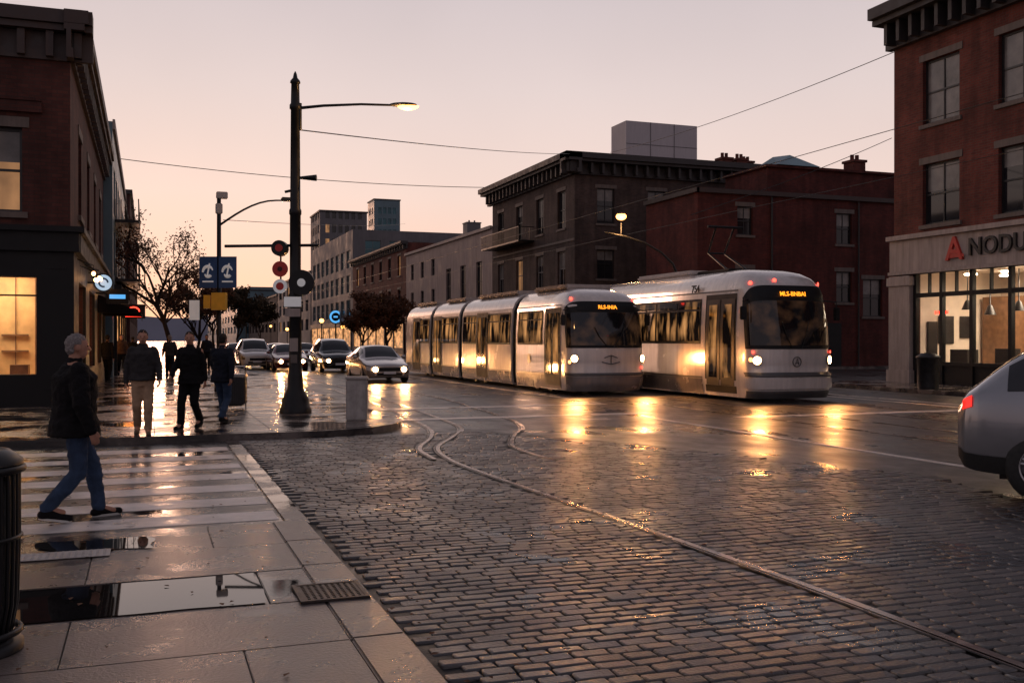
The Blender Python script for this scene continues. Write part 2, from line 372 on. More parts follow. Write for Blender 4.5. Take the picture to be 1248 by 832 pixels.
def sidewalk(name,out,z,mat_):
    m=MB(); n=len(out); m.add([(x,y,-.06) for x,y in out]+[(x,y,z) for x,y in out],[(i,(i+1)%n,n+(i+1)%n,n+i) for i in range(n)]+[tuple(range(n,2*n))]); return struct(name,m,mat_)
ZS=.1
def outl(ins):
    o=[(-60,17.15+ins)]; cx,cy,r=2.4,19.45,2.3-ins
    for k in range(13): a=-PI/2+PI/2*k/12; o.append((cx+r*math.cos(a),cy+r*math.sin(a)))
    o+=[(4.7-ins,600),(-60,600)]; return o
sidewalk('kerb',outl(0),ZS-.004,'far_concrete'); sidewalk('sidewalk',outl(.16),ZS,'far_concrete')
m=MB()
for k in range(14): m.box(-12,4.4,18.6+k*1.8,18.615+k*1.8,ZS,ZS+.002)
for k in range(5): m.box(-5.6+k*1.9,-5.585+k*1.9,17.4,90,ZS,ZS+.003)
struct('sidewalk_joints',m,'grout')
sidewalk('kerb_east',[(22.6,-15),(60,-15),(60,31),(24.5,31),(22.6,29)],.1,'far_concrete'); sidewalk('kerb_east_far',[(22.6,47.5),(24,46.3),(80,46.3),(80,600),(22.6,600)],.1,'far_concrete')
for k,y0 in enumerate((9.55,10.5,11.5,12.5,13.55,14.65,15.75)):
    m=MB(); m.box(-9,1.16,y0,y0+.5,-.03,-.0225); struct('crosswalk_stripe',m,'paint_line')
m=MB(); m.box(1.2,1.4,9.2,17.0,-.04,-.010); struct('gutter_strip',m,'far_concrete')
for (x0,x1,y0,y1) in ((5.0,10.8,20.2,20.6),(5.3,11.2,23.4,23.8),(10.15,10.27,3,19.5),(18.9,19.02,2,120),(8.6,9.2,19.,19.3),(11.2,11.3,24,200),(19.6,19.75,-5,60),(12,22,18.4,18.75)):
    m=MB(); m.box(x0,x1,y0,y1,-.03,-.0205); struct('road_marking',m,'paint_line')
m=MB()
for i in range(60):
    x=-700+i*24; hf_=lambda k:26+22*noise.noise(Vector((k*.13,0,1)))+6*noise.noise(Vector((k*.6,2,1)))
    m.quad((x,1100,-1),(x+24,1100,-1),(x+24,1120,hf_(i+1)),(x,1120,hf_(i)))
struct('hills',m,'hill')
# ------------------------------------------------------------------ buildings
class Fac:
    def __init__(s,kind,c): s.k=kind; s.c=c
    def P(s,u,z,d=0.):
        if s.k=='W': return (s.c-d,u,z)
        if s.k=='E': return (s.c+d,u,z)
        return (u,s.c-d,z)
    def box(s,mb,u0,u1,z0,z1,d0,d1):
        a=s.P(u0,z0,d0); b=s.P(u1,z1,d1); mb.box(min(a[0],b[0]),max(a[0],b[0]),min(a[1],b[1]),max(a[1],b[1]),z0,z1)
def wall(mb,fc,u0,u1,z0,z1,holes,depth=.22):
    us=sorted(set([u0,u1]+[h[0] for h in holes]+[h[1] for h in holes])); zs=sorted(set([z0,z1]+[h[2] for h in holes]+[h[3] for h in holes]))
    for i in range(len(us)-1):
        for j in range(len(zs)-1):
            cu=(us[i]+us[i+1])/2; cz=(zs[j]+zs[j+1])/2
            if any(h[0]<cu<h[1] and h[2]<cz<h[3] for h in holes): continue
            mb.quad(fc.P(us[i],zs[j]),fc.P(us[i+1],zs[j]),fc.P(us[i+1],zs[j+1]),fc.P(us[i],zs[j+1]))
    for (a,b,c,d) in holes:
        for (p,q) in (((a,c),(b,c)),((b,c),(b,d)),((b,d),(a,d)),((a,d),(a,c))):
            mb.quad(fc.P(p[0],p[1]),fc.P(q[0],q[1]),fc.P(q[0],q[1],-depth),fc.P(p[0],p[1],-depth))
def window(par,fc,u0,u1,z0,z1,pane='glass_dark',frame='frame_dark',sill='stone_dark',lintel='stone_dark',depth=.16,mull=1,sash=True,fw=.07,blind=0.):
    m=MB(); fc.box(m,u0,u0+fw,z0,z1,-depth-.05,-depth+.02); fc.box(m,u1-fw,u1,z0,z1,-depth-.05,-depth+.02)
    fc.box(m,u0+fw,u1-fw,z0,z0+fw,-depth-.05,-depth+.018); fc.box(m,u0+fw,u1-fw,z1-fw,z1,-depth-.05,-depth+.018)
    zm=(z0+z1)/2
    if sash: fc.box(m,u0+fw,u1-fw,zm-.03,zm+.03,-depth-.05,-depth+.015)
    for k in range(mull):
        u=u0+(u1-u0)*(k+1)/(mull+1); fc.box(m,u-.02,u+.02,z0+fw,z1-fw,-depth-.05,-depth+.01)
    w=m.build('window',frame,par)
    m=MB(); d=-depth-.03; m.quad(fc.P(u0+.02,z0+.02,d),fc.P(u1-.02,z0+.02,d),fc.P(u1-.02,z1-.02,d),fc.P(u0+.02,z1-.02,d)); m.build('pane',pane,w)
    if blind:
        d=-depth-.026; zb=z1-(z1-z0)*blind; m=MB(); m.quad(fc.P(u0+fw,zb,d),fc.P(u1-fw,zb,d),fc.P(u1-fw,z1-fw,d),fc.P(u0+fw,z1-fw,d)); m.build('blind','glass_curtain',w)
    if sill: m=MB(); fc.box(m,u0-.12,u1+.12,z0-.14,z0-.003,-.1,.08); m.build('sill',sill,w)
    if lintel: m=MB(); fc.box(m,u0-.15,u1+.15,z1+.003,z1+.24,-.1,.03); m.build('lintel',lintel,w)
    return w
def cornice(par,segs,z0,z1,proj,m_,step=.9):
    m=MB()
    for fc,u0,u1 in segs:
        h=z1-z0
        fc.box(m,u0,u1,z0+h*.72,z1,-.1,proj); fc.box(m,u0,u1,z0+h*.58,z0+h*.71,-.1,proj*.8); fc.box(m,u0,u1,z0,z0+h*.2,-.05,proj*.22); fc.box(m,u0,u1,z0+h*.2,z0+h*.58,-.05,proj*.12)
        u=u0+.3
        while u<u1-.2: fc.box(m,u,u+.16,z0+h*.05,z0+h*.57,.0,proj*.6); u+=step
    return m.build('cornice',m_,par)
def building(name,label,x0,x1,y0,y1,h,wm,fac_holes,cat='building',zb=0.,depth=.22,group=None):
    b=thing(name,label,cat,((x0+x1)/2,(y0+y1)/2,0),0,group,True)
    m=MB(); fcs={'W':Fac('W',x0),'E':Fac('E',x1),'S':Fac('S',y0)}
    rng={'W':(y0,y1),'E':(y0,y1),'S':(x0,x1)}
    for k in 'WES': wall(m,fcs[k],rng[k][0],rng[k][1],zb,h,fac_holes.get(k,[]),depth)
    m.quad((x0,y1,zb),(x1,y1,zb),(x1,y1,h),(x0,y1,h))
    m.build('wall',wm,b)
    m=MB(); m.quad((x0+.01,y0+.01,h-.3),(x1-.01,y0+.01,h-.3),(x1-.01,y1-.01,h-.3),(x0+.01,y1-.01,h-.3)); m.build('roof','roof_tar',b)
    return b,fcs
def chim(par,x,y,z,w=.8,h=1.3,m_='brick_red'):
    m=MB(); m.box(x-w/2,x+w/2,y-w/2,y+w/2,z-.4,z+h); m.box(x-w/2-.08,x+w/2+.08,y-w/2-.08,y+w/2+.08,z+h+.002,z+h+.15)
    for s_ in (-.2,.2): m.tube([(x+s_*w,y,z+h+.15),(x+s_*w,y,z+h+.5)],.12,8)
    return m.build('chimney',m_,par)
XA=25.9
upw=[(24.9-3.35*k-1.7+3.35,24.9-3.35*k+3.35) for k in range(6)]
holes=[(a,b,5.7,7.85) for a,b in upw]+[(a,b,9.25,11.5) for a,b in upw]+[(10,28.6,.0+.1,4.1)]
bA,fA=building('brick_building','red brick corner building with pale stone shopfront band and lit windows',XA,44,6,29.7,13.3,'brick_red',{'W':holes},zb=.0)
fw=fA['W']
for i,(a,b) in enumerate(upw):
    window(bA,fw,a,b,5.7,7.85,'glass_dark','frame_dark','stone_dark','stone_dark',blind=(.45,.3,.6)[i%3]); window(bA,fw,a,b,9.25,11.5,'glass_curtain','frame_dark','stone_dark','stone_dark',blind=(.35,.55)[i%2])
cornice(bA,[(fw,5.5,29.9)],12.3,13.75,1.05,'cornice_dark',.62)
m=MB(); fw.box(m,6,29.75,4.12,5.25,0,.16); fw.box(m,6,29.8,5.255,5.42,0,.30); fw.box(m,6,29.78,4.0,4.11,0,.22); m.build('sign_band','stone',bA)
m=MB(); fw.box(m,28.7,29.75,.1,3.95,0,.2); fw.box(m,28.62,29.8,.1,.55,.0,.27); fw.box(m,28.62,29.8,3.6,3.9,.0,.26); m.build('pilaster','stone',bA)
m=MB(); us=[28.6,27.35,26.0,24.4,22.8,21.2,19.6,18,16.4,14.8,13.2,11.6,10]
for u in us: fw.box(m,u-.07,u+.07,.1,4.0,-.12,.04)
for u in (27.95,26.7,25.2,23.6): fw.box(m,u-.025,u+.025,3.3,3.98,-.1,.02)
fw.box(m,10,28.6,3.15,3.3,-.12,.03); fw.box(m,10,28.6,3.98,4.1,-.12,.05); fw.box(m,10,28.6,.75,.87,-.12,.05)
m.build('shopfront_frame','shop_black',bA)
m=MB(); fw.box(m,10,28.6,.1,.748,-.11,-.02); m.build('stall_riser','shop_black',bA)
m=MB(); m.quad(fw.P(10,.87,-.06),fw.P(28.6,.87,-.06),fw.P(28.6,4.,-.06),fw.P(10,4.,-.06)); m.build('shop_window','clear_glass',bA)
m=MB(); m.quad((XA+4,10,.1),(XA+4,28.6,.1),(XA+4,28.6,4.1),(XA+4,10,4.1)); m.quad((XA+.2,28.6,.1),(XA+4,28.6,.1),(XA+4,28.6,4.1),(XA+.2,28.6,4.1)); m.quad((XA+.2,10,4.08),(XA+4,10,4.08),(XA+4,28.6,4.08),(XA+.2,28.6,4.08)); m.quad((XA+.2,10,.12),(XA+4,10,.12),(XA+4,28.6,.12),(XA+.2,28.6,.12)); m.build('shop_interior','plaster_warm',bA)
m=MB()
for u in (21.0,22.6,24.2,25.6,27.2):
    for x in (1.0,2.6): m.box(XA+x,XA+x+.3,u-.15,u+.15,3.9,3.96)
m.build('ceiling_light','ceiling_glow',bA)
for u in (22.2,25.4): lampdata(bA,'AREA',(XA+2-bA.location.x,u-bA.location.y,3.7),190,(0,0,R(90)),2.6,(1,.80,.58),name='shop_light')
m=MB(); m.box(XA+2.9,XA+3.98,27.0,28.4,.12,3.2); m.build('partition','wood_dark',bA)
m=MB()
for (u,z,a,b) in ((28.59,1.2,.0,1.9),): pass
# framed pictures and doorway on the back and end walls
for (x0,x1,z0,z1) in ((1.0,1.7,1.5,2.5),(2.0,2.6,1.7,2.5)): m.box(XA+x0,XA+x1,28.54,28.58,z0,z1)
m.box(XA+.5,XA+.9,28.5,28.58,.12,2.3); m.build('wall_picture','frame_dark',bA)
m=MB()
for u in (26.4,25.2,23.9,22.5,21.0,19.5):
    for z in (1.0,1.6,2.2): m.box(XA+3.5,XA+3.98,u-.45,u+.45,z,z+.05)
    for s_ in (-.47,.43): m.box(XA+3.5,XA+3.98,u+s_,u+s_+.04,.12,2.6)
m.build('shelving','wood_dark',bA)
rn=random.Random(4); m=MB()
for u in (26.4,25.2,23.9,22.5,21.0,19.5):
    for z in (1.05,1.65,2.25):
        x=u-.40
        while x<u+.3: q=rn.uniform(.05,.14); m.box(XA+3.6,XA+3.8,x,x+q,z,z+rn.uniform(.12,.38)); x+=q+rn.uniform(.03,.12)
m.build('shelf_goods','goods',bA)
m=MB()
for (u,a,b) in ((25.7,.3,1.35),(24.0,.4,1.2),(22.6,.25,1.5),(27.6,.4,1.3)): m.box(XA+1.0,XA+1.5,u-a,u+a,.12,b)
m.build('display_cabinet','frame_dark',bA)
for (u,z) in ((27.4,2.7),(26.4,2.5),(25.2,2.6),(24.2,2.4),(23.2,2.6)): m=MB(); m.lathe([(.02,z+1.4),(.02,z+.35),(.08,z+.3),(.2,z)],XA+1.2,u,14); m.build('pendant_lamp','frame_dark',bA)
m=MB(); m.box(XA+.4,XA+.44,27.5,28.1,2.55,2.66); m.build('neon_sign','neon_red',bA)
text('sign_letter','A',1.12,'sign_red',bA,(XA-.2,26.55,4.70),(R(90),0,R(-90)),.05)
m=MB(); m.quad((XA-.24,26.95,4.40),(XA-.24,26.1,4.44),(XA-.24,26.12,4.54),(XA-.24,26.7,4.60)); m.build('sign_swoosh','sign_red',bA)
text('sign_lettering','NODUI',.82,'frame_dark',bA,(XA-.2,25.95,4.70),(R(90),0,R(-90)),.05,'LEFT',.95)
wh=[(u-.65,u+.65,a,b) for u in (73.3,69.2,65.1,61.2) for a,b in ((9.0,11.5),(5.2,7.5))]
sh=[(27.5,28.75,9.2,11.5),(27.5,28.75,5.6,7.5),(31.2,32.5,9.2,11.5),(31.2,32.5,5.6,7.5)]
bB,fB=building('brick_apartment_building','dark brown brick corner building with deep bracketed cornice and iron balcony',XA,43,59,75.3,13.2,'brick_dark',{'W':wh+[(60.5,74,.5,3.6)],'S':sh})
for i,h in enumerate(wh): window(bB,fB['W'],*h,pane='pane_warm' if i in (3,) else 'glass_dark',frame='frame_light' if i%2 else 'frame_dark',blind=(0,.5,.3)[i%3])
for i,h in enumerate(sh): window(bB,fB['S'],*h,pane='glass_dark',blind=.35)
window(bB,fB['W'],60.5,74,.5,3.6,'pane_shop','shop_black',None,None,.15,8,False)
cornice(bB,[(fB['W'],58,76.0),(fB['S'],24.9,43.5)],12.3,13.6,1.0,'cornice_dark',.8)
m=MB(); fB['W'].box(m,66.2,74.6,8.6,8.72,0,1.2)
fB['W'].box(m,66.2,74.6,9.62,9.68,1.15,1.2)
u=66.2
while u<74.6: fB['W'].box(m,u,u+.04,8.72,9.62,1.16,1.19); u+=.22
for d in (.3,.6,.9): fB['W'].box(m,66.2,66.24,8.72,9.62,d,d+.03)
fB['W'].box(m,66.2,66.25,9.62,9.68,0,1.14); m.build('balcony','iron_black',bB)
for (x,y) in ((38,60.5),(39.2,60.5),(40.2,61.2)): chim(bB,x,y,13.2,.8,1.0)
m=MB(); fB['W'].box(m,59,75.3,4.3,4.55,0,.12); fB['W'].box(m,59,75.3,8.05,8.2,0,.06); m.build('string_course','stone_dark',bB)
ch=[(31.0,32.0,7.5,9.1),(37.7,38.8,7.2,9.0),(37.7,38.8,3.8,5.6),(31.0,32.0,3.8,5.6),(39.6,41,3.0,5.2)]
bC,fC=building('red_brick_building','deep red brick building with few small windows behind the trams',28.45,46,48,54,10.05,'brick_deep',{'S':ch})
for h in ch: window(bC,fC['S'],*h,pane='glass_dark',lintel='stone_dark',blind=.4)
m=MB(); fC['S'].box(m,28.3,46,9.75,10.0,0,.2); fC['W'].box(m,47.8,54,9.75,10.0,0,.2); m.build('coping','cornice_brown',bC)
m=MB(); m.box(34.,46,49.5,54,10.05,11.7); m.box(33.8,46,49.3,54,11.702,11.85); m.build('penthouse_wall','brick_deep',bC)
m=MB(); m.add([(34.5,49.2,11.86),(37.5,49.2,11.86),(37.5,52,11.86),(34.5,52,11.86),(35.0,50.4,12.5),(36.2,50.4,12.7)],[(0,1,5,4),(1,2,5),(2,3,4,5),(3,0,4)]); m.build('skylight','glass_blue',bC)
chim(bC,40.6,50,11.8,.9,.6)
m=MB(); fC['S'].box(m,36.2,38.,.1,2.6,0,.08); m.build('door','shop_black',bC)
for x,r_ in ((33.2,.06),(39.2,.05)): m=MB(); m.tube([(x,47.9,.1),(x,47.9,9.7)],r_,8); m.build('drainpipe','iron_dark',bC)
bT,fT=building('grey_tower','plain pale grey tower block rising behind the dark brick building',*(lambda a:(a[0],a[0]+9.6,a[1],a[1]+4))(W(763,118)),Zp(147,118),'tower_wall',{})
m=MB()
for k in range(5): fT['S'].box(m,fT['W'].c,fT['W'].c+9.6,16+k*2.2,16.08+k*2.2,0,.03)
for k in (1,2): fT['S'].box(m,fT['W'].c+3.2*k,fT['W'].c+3.2*k+.08,12,Zp(147,118),.03,.05)
m.build('panel_joint','grey_wall',bT)
def grid(u0,u1,n,z0s,w,h):
    st=(u1-u0)/n; return [(u0+st*(k+.5)-w/2,u0+st*(k+.5)+w/2,z,z+h) for k in range(n) for z in z0s]
hd=grid(76.5,90,3,(4.9,),1.6,3.2)+grid(91,103,3,(7.8,4.9),1.2,1.6)
bD,fD=building('pale_building','pale rendered two-storey building left of the dark brick one',XA,40,75.35,103.6,10.7,'pale_wall',{'W':hd})
for h in hd: window(bD,fD['W'],*h,sill=None,lintel=None)
m=MB(); fD['W'].box(m,75.4,103.6,10.5,10.75,0,.2); m.build('coping','stone',bD)
def shopband(b,fc,u0,u1,n,z1=3.3,pn='pane_shop'):
    st=(u1-u0)/n
    for k in range(n):
        m=MB(); a=u0+st*k+.2; c=u0+st*(k+1)-.2
        m.quad(fc.P(a,.7,.03),fc.P(c,.7,.03),fc.P(c,z1,.03),fc.P(a,z1,.03)); m.build('shop_window',pn,b)
    m=MB(); fc.box(m,u0,u1,z1+.05,z1+.7,.0,.3); m.build('fascia','shop_black',b)
    m=MB()
    for k in range(n+1): u=u0+st*k; fc.box(m,u-.2,u+.2,0,z1+.04,.0,.12)
    fc.box(m,u0+.21,u1-.21,0,.69,0,.1); m.build('shopfront_frame','shop_black',b)
shopband(bD,fD['W'],76,103,5)
he=grid(104.5,132,6,(8.6,4.9),1.4,2.2)
bE,fE=building('far_red_building','red brick row building far down the right side of the street',XA,42,103.65,133,12.0,'brick_red',{'W':he})
for i,h in enumerate(he): window(bE,fE['W'],*h,pane='pane_warm' if i%5==0 else 'glass_dark')
cornice(bE,[(fE['W'],103.2,133)],11.3,12.1,.7,'cornice_dark',1.2); shopband(bE,fE['W'],104.5,132,6)
hf=grid(134,168,8,(4.6,8.0,11.4),2.8,2.4); hfs=grid(27,47,6,(12.6,),2.2,2.4)
bF,fF=building('modern_building','grey modern block with rows of wide windows far on the right',XA,48,133.05,169,16.4,'grey_wall',{'W':hf,'S':hfs})
for i,h in enumerate(hf): window(bF,fF['W'],*h,pane='glass_blue',sill=None,lintel=None,frame='frame_light')
for h in hfs: window(bF,fF['S'],*h,pane='glass_blue',sill=None,lintel=None,frame='frame_light')
shopband(bF,fF['W'],134,168,6)
chim(bF,43,134,16.4,2.,1.5,'grey_wall')
def fb(name,label,x0,x1,y0,y1,h,wm,pane,rows,n,side='W',ns=3,group=None):
    z=[3.2+k*3.3 for k in range(rows)]
    st=grid(y0+1,y1-1,n,z,(y1-y0)/n*.5,1.9)
    ss=grid(x0+1,x1-1,ns,z,(x1-x0)/ns*.5,1.9)
    b,f=building(name,label,x0,x1,y0,y1,h,wm,{side:st,'S':ss},depth=.3,group=group)
    for w_,fc in ((st,f[side]),(ss,f['S'])):
        for i,hh in enumerate(w_):
            m=MB(); m.quad(fc.P(hh[0],hh[2],-.25),fc.P(hh[1],hh[2],-.25),fc.P(hh[1],hh[3],-.25),fc.P(hh[0],hh[3],-.25)); m.build('window',pane if random.random()<.85 else 'pane_warm',b)
    m=MB(); m.box(x0-.2,x1+.2,y0-.2,y1+.2,h-.1,h+.25); m.build('coping','cornice_dark',b)
    return b,f
fb('row_building','grey low row building beyond the modern block, nearest of three',XA,45,170,215,13,'grey_wall','glass_dark',3,7)
fb('row_building','dark brick row building near the far end of the street',XA,45,216,280,11,'brick_dark','glass_dark',2,8)
fb('row_building','bluish low row building at the far end of the street',XA-3,45,281,420,15,'blue_wall','glass_blue',3,12)
fb('office_building','grey stepped office block on the skyline left of the glass tower',*(lambda a:(a[0],a[0]+11,a[1],a[1]+14))(W(390,230)),Zp(257,230),'grey_wall','glass_dark',9,5,'W',6)
fb('glass_tower','slim teal glass tower tallest on the far skyline',*(lambda a:(a[0],a[0]+8,a[1],a[1]+9))(W(456,300)),Zp(243,300),'blue_wall','glass_blue',12,3,'W',4)
for i,(px,w,py,lb,mm) in enumerate(((275,12,366,'distant low block left of the far street end','haze_wall'),(303,14,350,'distant blue block above the far cars','blue_wall'),(330,18,366,'distant pale block right of the far street end','haze_wall'))):
    a=W(px,480+i*30); fb('distant_building',lb,a[0],a[0]+w,a[1],a[1]+20,Zp(py,480+i*30),mm,'glass_dark',4,3,'W',4)
XL=-1.7
hs=[(-4.3,-2.72,4.6,6.55),(-7.6,-6.0,4.6,6.55),(-4.4,-2.42,.85,3.1),(-8,-5.2,.85,3.1)]
hE=grid(27,43,4,(4.9,),1.3,2.1)+[(27.2,30.2,.8,3.1),(32,35.2,.8,3.1),(37,40,.8,3.1),(41,43.2,.8,3.1)]
YL=44.0
bL,fL=building('corner_shop_building','dark red brick corner building with black shopfront and lit window, at left',-16,XL,25.5,YL,8.8,'brick_left',{'S':hs,'E':hE},depth=.3)
window(bL,fL['S'],*hs[0],pane='pane_warm',frame='frame_dark',depth=.2,blind=.4); window(bL,fL['S'],*hs[1],pane='glass_dark')
for h in hE[:4]: window(bL,fL['E'],*h,pane='glass_dark')
for h in hE[4:]: window(bL,fL['E'],*h,pane='pane_shop',frame='shop_black',sill=None,lintel=None,sash=False)
m=MB(); fs=fL['S']; fe=fL['E']
for (a,b,c,d) in ((-16,-8,0,3.7),(-5.2,-4.4,0,3.7),(-2.42,XL+.08,0,3.7),(-8,-5.2,0,.85),(-4.4,-2.42,0,.85),(-8,-5.2,3.1,3.7),(-4.4,-2.42,3.1,3.7)): fs.box(m,a,b,c,d,.002,.08)
fs.box(m,-16,XL+.2,3.702,4.15,.0,.22); fs.box(m,-16,XL+.3,4.152,4.28,0,.34)
for a,b in ((-16,-8),(-2.3,XL)): fs.box(m,a+.1,b-.1,.5,.54,.08,.1); fs.box(m,a+.1,b-.1,3.3,3.34,.08,.1)
fe.box(m,25.5,YL,3.702,4.15,.0,.22); fe.box(m,25.2,YL,4.152,4.28,0,.32)
for a,b in ((25.5,27.2),(30.2,32),(35.2,37),(40,41),(43.2,YL)): fe.box(m,a,b,.0,3.7,.002,.08)
for a,b in ((27.2,30.2),(32,35.2),(37,40),(41,43.2)): fe.box(m,a,b,0,.8,.002,.08); fe.box(m,a,b,3.1,3.7,.002,.08)
m.build('shopfront','shop_black',bL)
m=MB(); m.quad(fs.P(-4.4,.85,-.1),fs.P(-2.42,.85,-.1),fs.P(-2.42,3.1,-.1),fs.P(-4.4,3.1,-.1)); m.quad(fs.P(-8,.85,-.1),fs.P(-5.2,.85,-.1),fs.P(-5.2,3.1,-.1),fs.P(-8,3.1,-.1)); m.build('shop_window','clear_glass',bL)
m=MB(); fs.box(m,-4.4,-2.42,2.66,2.70,-.12,-.04); fs.box(m,-3.9,-3.87,.85,3.1,-.12,-.04); m.build('window_bar','shop_black',bL)
m=MB(); y_=27.6
m.quad((-8.5,y_,.1),(-2.1,y_,.1),(-2.1,y_,3.4),(-8.5,y_,3.4)); m.quad((-2.1,25.8,.1),(-2.1,y_,.1),(-2.1,y_,3.4),(-2.1,25.8,3.4)); m.quad((-8.5,25.8,3.38),(-2.1,25.8,3.38),(-2.1,y_,3.38),(-8.5,y_,3.38)); m.quad((-8.5,25.8,.3),(-2.1,25.8,.3),(-2.1,y_,.3),(-8.5,y_,.3)); m.build('shop_interior','wood_warm',bL)
m=MB(); m.box(-4.6,-2.6,26.3,26.9,3.2,3.3); m.box(-8,-5.2,26.3,26.9,3.2,3.3); m.build('ceiling_light','ceiling_glow',bL)
m=MB()
m.box(-3.1,-2.7,26.5,26.9,.3,1.05); m.box(-4.3,-3.7,26.9,27.3,.3,1.3)
for x in (-4.0,-3.55,-3.1,-2.65): m.box(x,x+.02,27.55,27.59,.3,3.3)
m.box(-3.4,-2.8,27.5,27.59,1.35,1.39); m.box(-3.4,-2.8,27.5,27.59,1.75,1.79); m.build('counter','wood_dark',bL)
cornice(bL,[(fs,-16.3,XL+.5),(fe,25.0,YL)],8.15,9.25,.42,'cornice_brown',.6)
m=MB(); fs.box(m,-4.7,-2.3,6.9,7.15,0,.12); fs.box(m,-8,-5.6,6.9,7.15,0,.12)
for uc in (-3.5,-6.8): m.add([fs.P(uc-1.2,7.16,0),fs.P(uc+1.2,7.16,0),fs.P(uc,7.75,0),fs.P(uc-1.2,7.16,.15),fs.P(uc+1.2,7.16,.15),fs.P(uc,7.75,.15)],[(3,4,5),(0,3,5,2),(1,4,5,2)])
m.build('window_pediment','brick_left',bL)
X2=XL+.35
h2=grid(45,66,7,(4.4,7.0),2.2,2.0); h2s=[(-3.0,-2.0,4.4,6.4)]
b2,f2=building('grey_apartment_building','slim blue-grey building with glass and balconies beyond the corner shop',-14,X2,YL+.05,67,10.6,'blue_wall',{'E':h2})
for h in h2: window(b2,f2['E'],*h,pane='glass_blue',sill=None,lintel=None)
m=MB()
for z in (4.2,6.8):
    f2['E'].box(m,47,56,z,z+.12,0,1.0); f2['E'].box(m,47,56,z+1.0,z+1.05,.95,1.0)
    u=47
    while u<56: f2['E'].box(m,u,u+.04,z+.12,z+1.0,.96,.99); u+=.3
    for d in (.0,.25,.5,.75): f2['E'].box(m,47,47.04,z+.12,z+1.0,d,d+.03)
m.build('balcony','iron_black',b2); shopband(b2,f2['E'],46,66,4)
m=MB(); f2['E'].box(m,YL+.1,67,10.3,10.7,0,.1); m.build('coping','stone',b2)
fb('brick_row_building','dark narrow brick building beyond the grey balconies at left',-14,XL,67.05,90,11.6,'brick_dark','glass_dark',2,7,'E')
fb('brick_row_building','tall red brick building farthest along the left side',-14,XL+.3,90.05,156,14.,'brick_left','glass_dark',3,14,'E')
t=thing('round_sign','small round blue-white lit blade sign on the black corner shopfront','sign',(XL,31.2,2.95))
m=MB(); m.disc((.5,0,.35),(0,1,0),.27,.12); m.build('sign_case','shop_black',t)
m=MB(); m.disc((.5,-.07,.35),(0,1,0),.23,.02); m.build('sign_face','sign_white_glow',t)
m=MB(); m.tube([(.5+.12*math.cos(a*.5),-.09,.35+.12*math.sin(a*.5)) for a in range(11)],.028,6); m.build('sign_mark','sign_blue',t)
m=MB(); m.tube([(0,0,.35),(.25,0,.35)],.025); m.build('bracket','iron_black',t)
for k in range(13):
    y=26.6+k*1.0; o=thing('string_bulb','small warm bulb in the row along the corner shopfront fascia' if k else 'warm bulb at the near end of the shopfront string','light bulb',(XL+.45,y,3.28-.1*math.sin(k*1.3)),0,'string bulbs along the black shopfront')
    m=MB(); m.ell((0,0,0),.045,.045,.055,8,6); m.build('bulb','bulb',o)
    m=MB(); m.tube([(0,0,.05),(0,0,.2),(-.4,0,.36)],.012,6); m.build('socket','iron_black',o)
t=thing('awning','black shop awning sloping over the left pavement','awning',(XL,40,2.5))
m=MB(); m.add([(0,-2.6,.75),(0,2.6,.75),(1.5,2.6,.1),(1.5,-2.6,.1),(1.5,-2.6,-.15),(1.5,2.6,-.15),(0,-2.6,.1),(0,2.6,.1)],[(0,1,2,3),(3,2,5,4),(0,3,6),(1,2,7)]); m.build('canopy','cloth_black',t)
for s_ in (-2.55,2.55): m=MB(); m.tube([(0,s_,.1),(1.48,s_,.08)],.02); m.build('strut','iron_black',t)
t=thing('neon_sign','small red neon sign above the pavement beyond the awning','sign',(XL+.3,48.5,2.9))
m=MB(); m.box(.3,1.3,-.05,.05,-.3,.35); m.build('sign_case','shop_black',t); m=MB(); m.tube([(.8+.25*math.cos(a*.5),-.07,.02+.2*math.sin(a*.5)) for a in range(13)],.03,6); m.build('neon_ring','neon_red',t); m=MB(); m.tube([(.45,-.07,-.2),(1.15,-.07,-.2)],.025,6); m.build('neon_bar','neon_red',t)
m=MB(); m.tube([(0,0,0),(.3,0,0)],.03); m.build('bracket','iron_black',t)
for (yy,z,mt,lb) in ((36,3.1,'sign_blue_glow','blue lit blade sign on the left shopfront wall'),(56,3.2,'lamp_warm','orange lit blade sign far along the left pavement')):
    t=thing('blade_sign',lb,'sign',(XL,yy,z)); m=MB(); m.rbox(.4,1.1,-.06,.06,-.25,.25,.02); m.build('sign_case','shop_black',t); m=MB(); m.box(.5,1.0,-.075,-.062,-.08,.06); m.build('sign_face',mt,t); m=MB(); m.tube([(0,0,.1),(.4,0,.1)],.03); m.build('bracket','iron_black',t)
q=W(409,143); zr=Zp(386,143)
t=thing('round_sign','blue round lit sign hanging over the far right pavement','sign',(q[0],q[1],0)); m=MB(); m.disc((0,0,zr),(0,1,0),1.0,.15); m.build('sign_case','shop_black',t); m=MB(); m.rings([[(r*math.cos(a*PI/12),-.09,zr+r*math.sin(a*PI/12)) for a in range(24)] for r in (.9,.6)],False); m.build('sign_ring','sign_blue_glow',t); m=MB(); m.box(-.3,.3,-.1,-.08,zr-.12,zr+.12); m.build('sign_mark','sign_blue_glow',t); m=MB(); m.tube([(0,0,0),(0,0,zr-.95)],.09); m.build('post','iron_black',t)
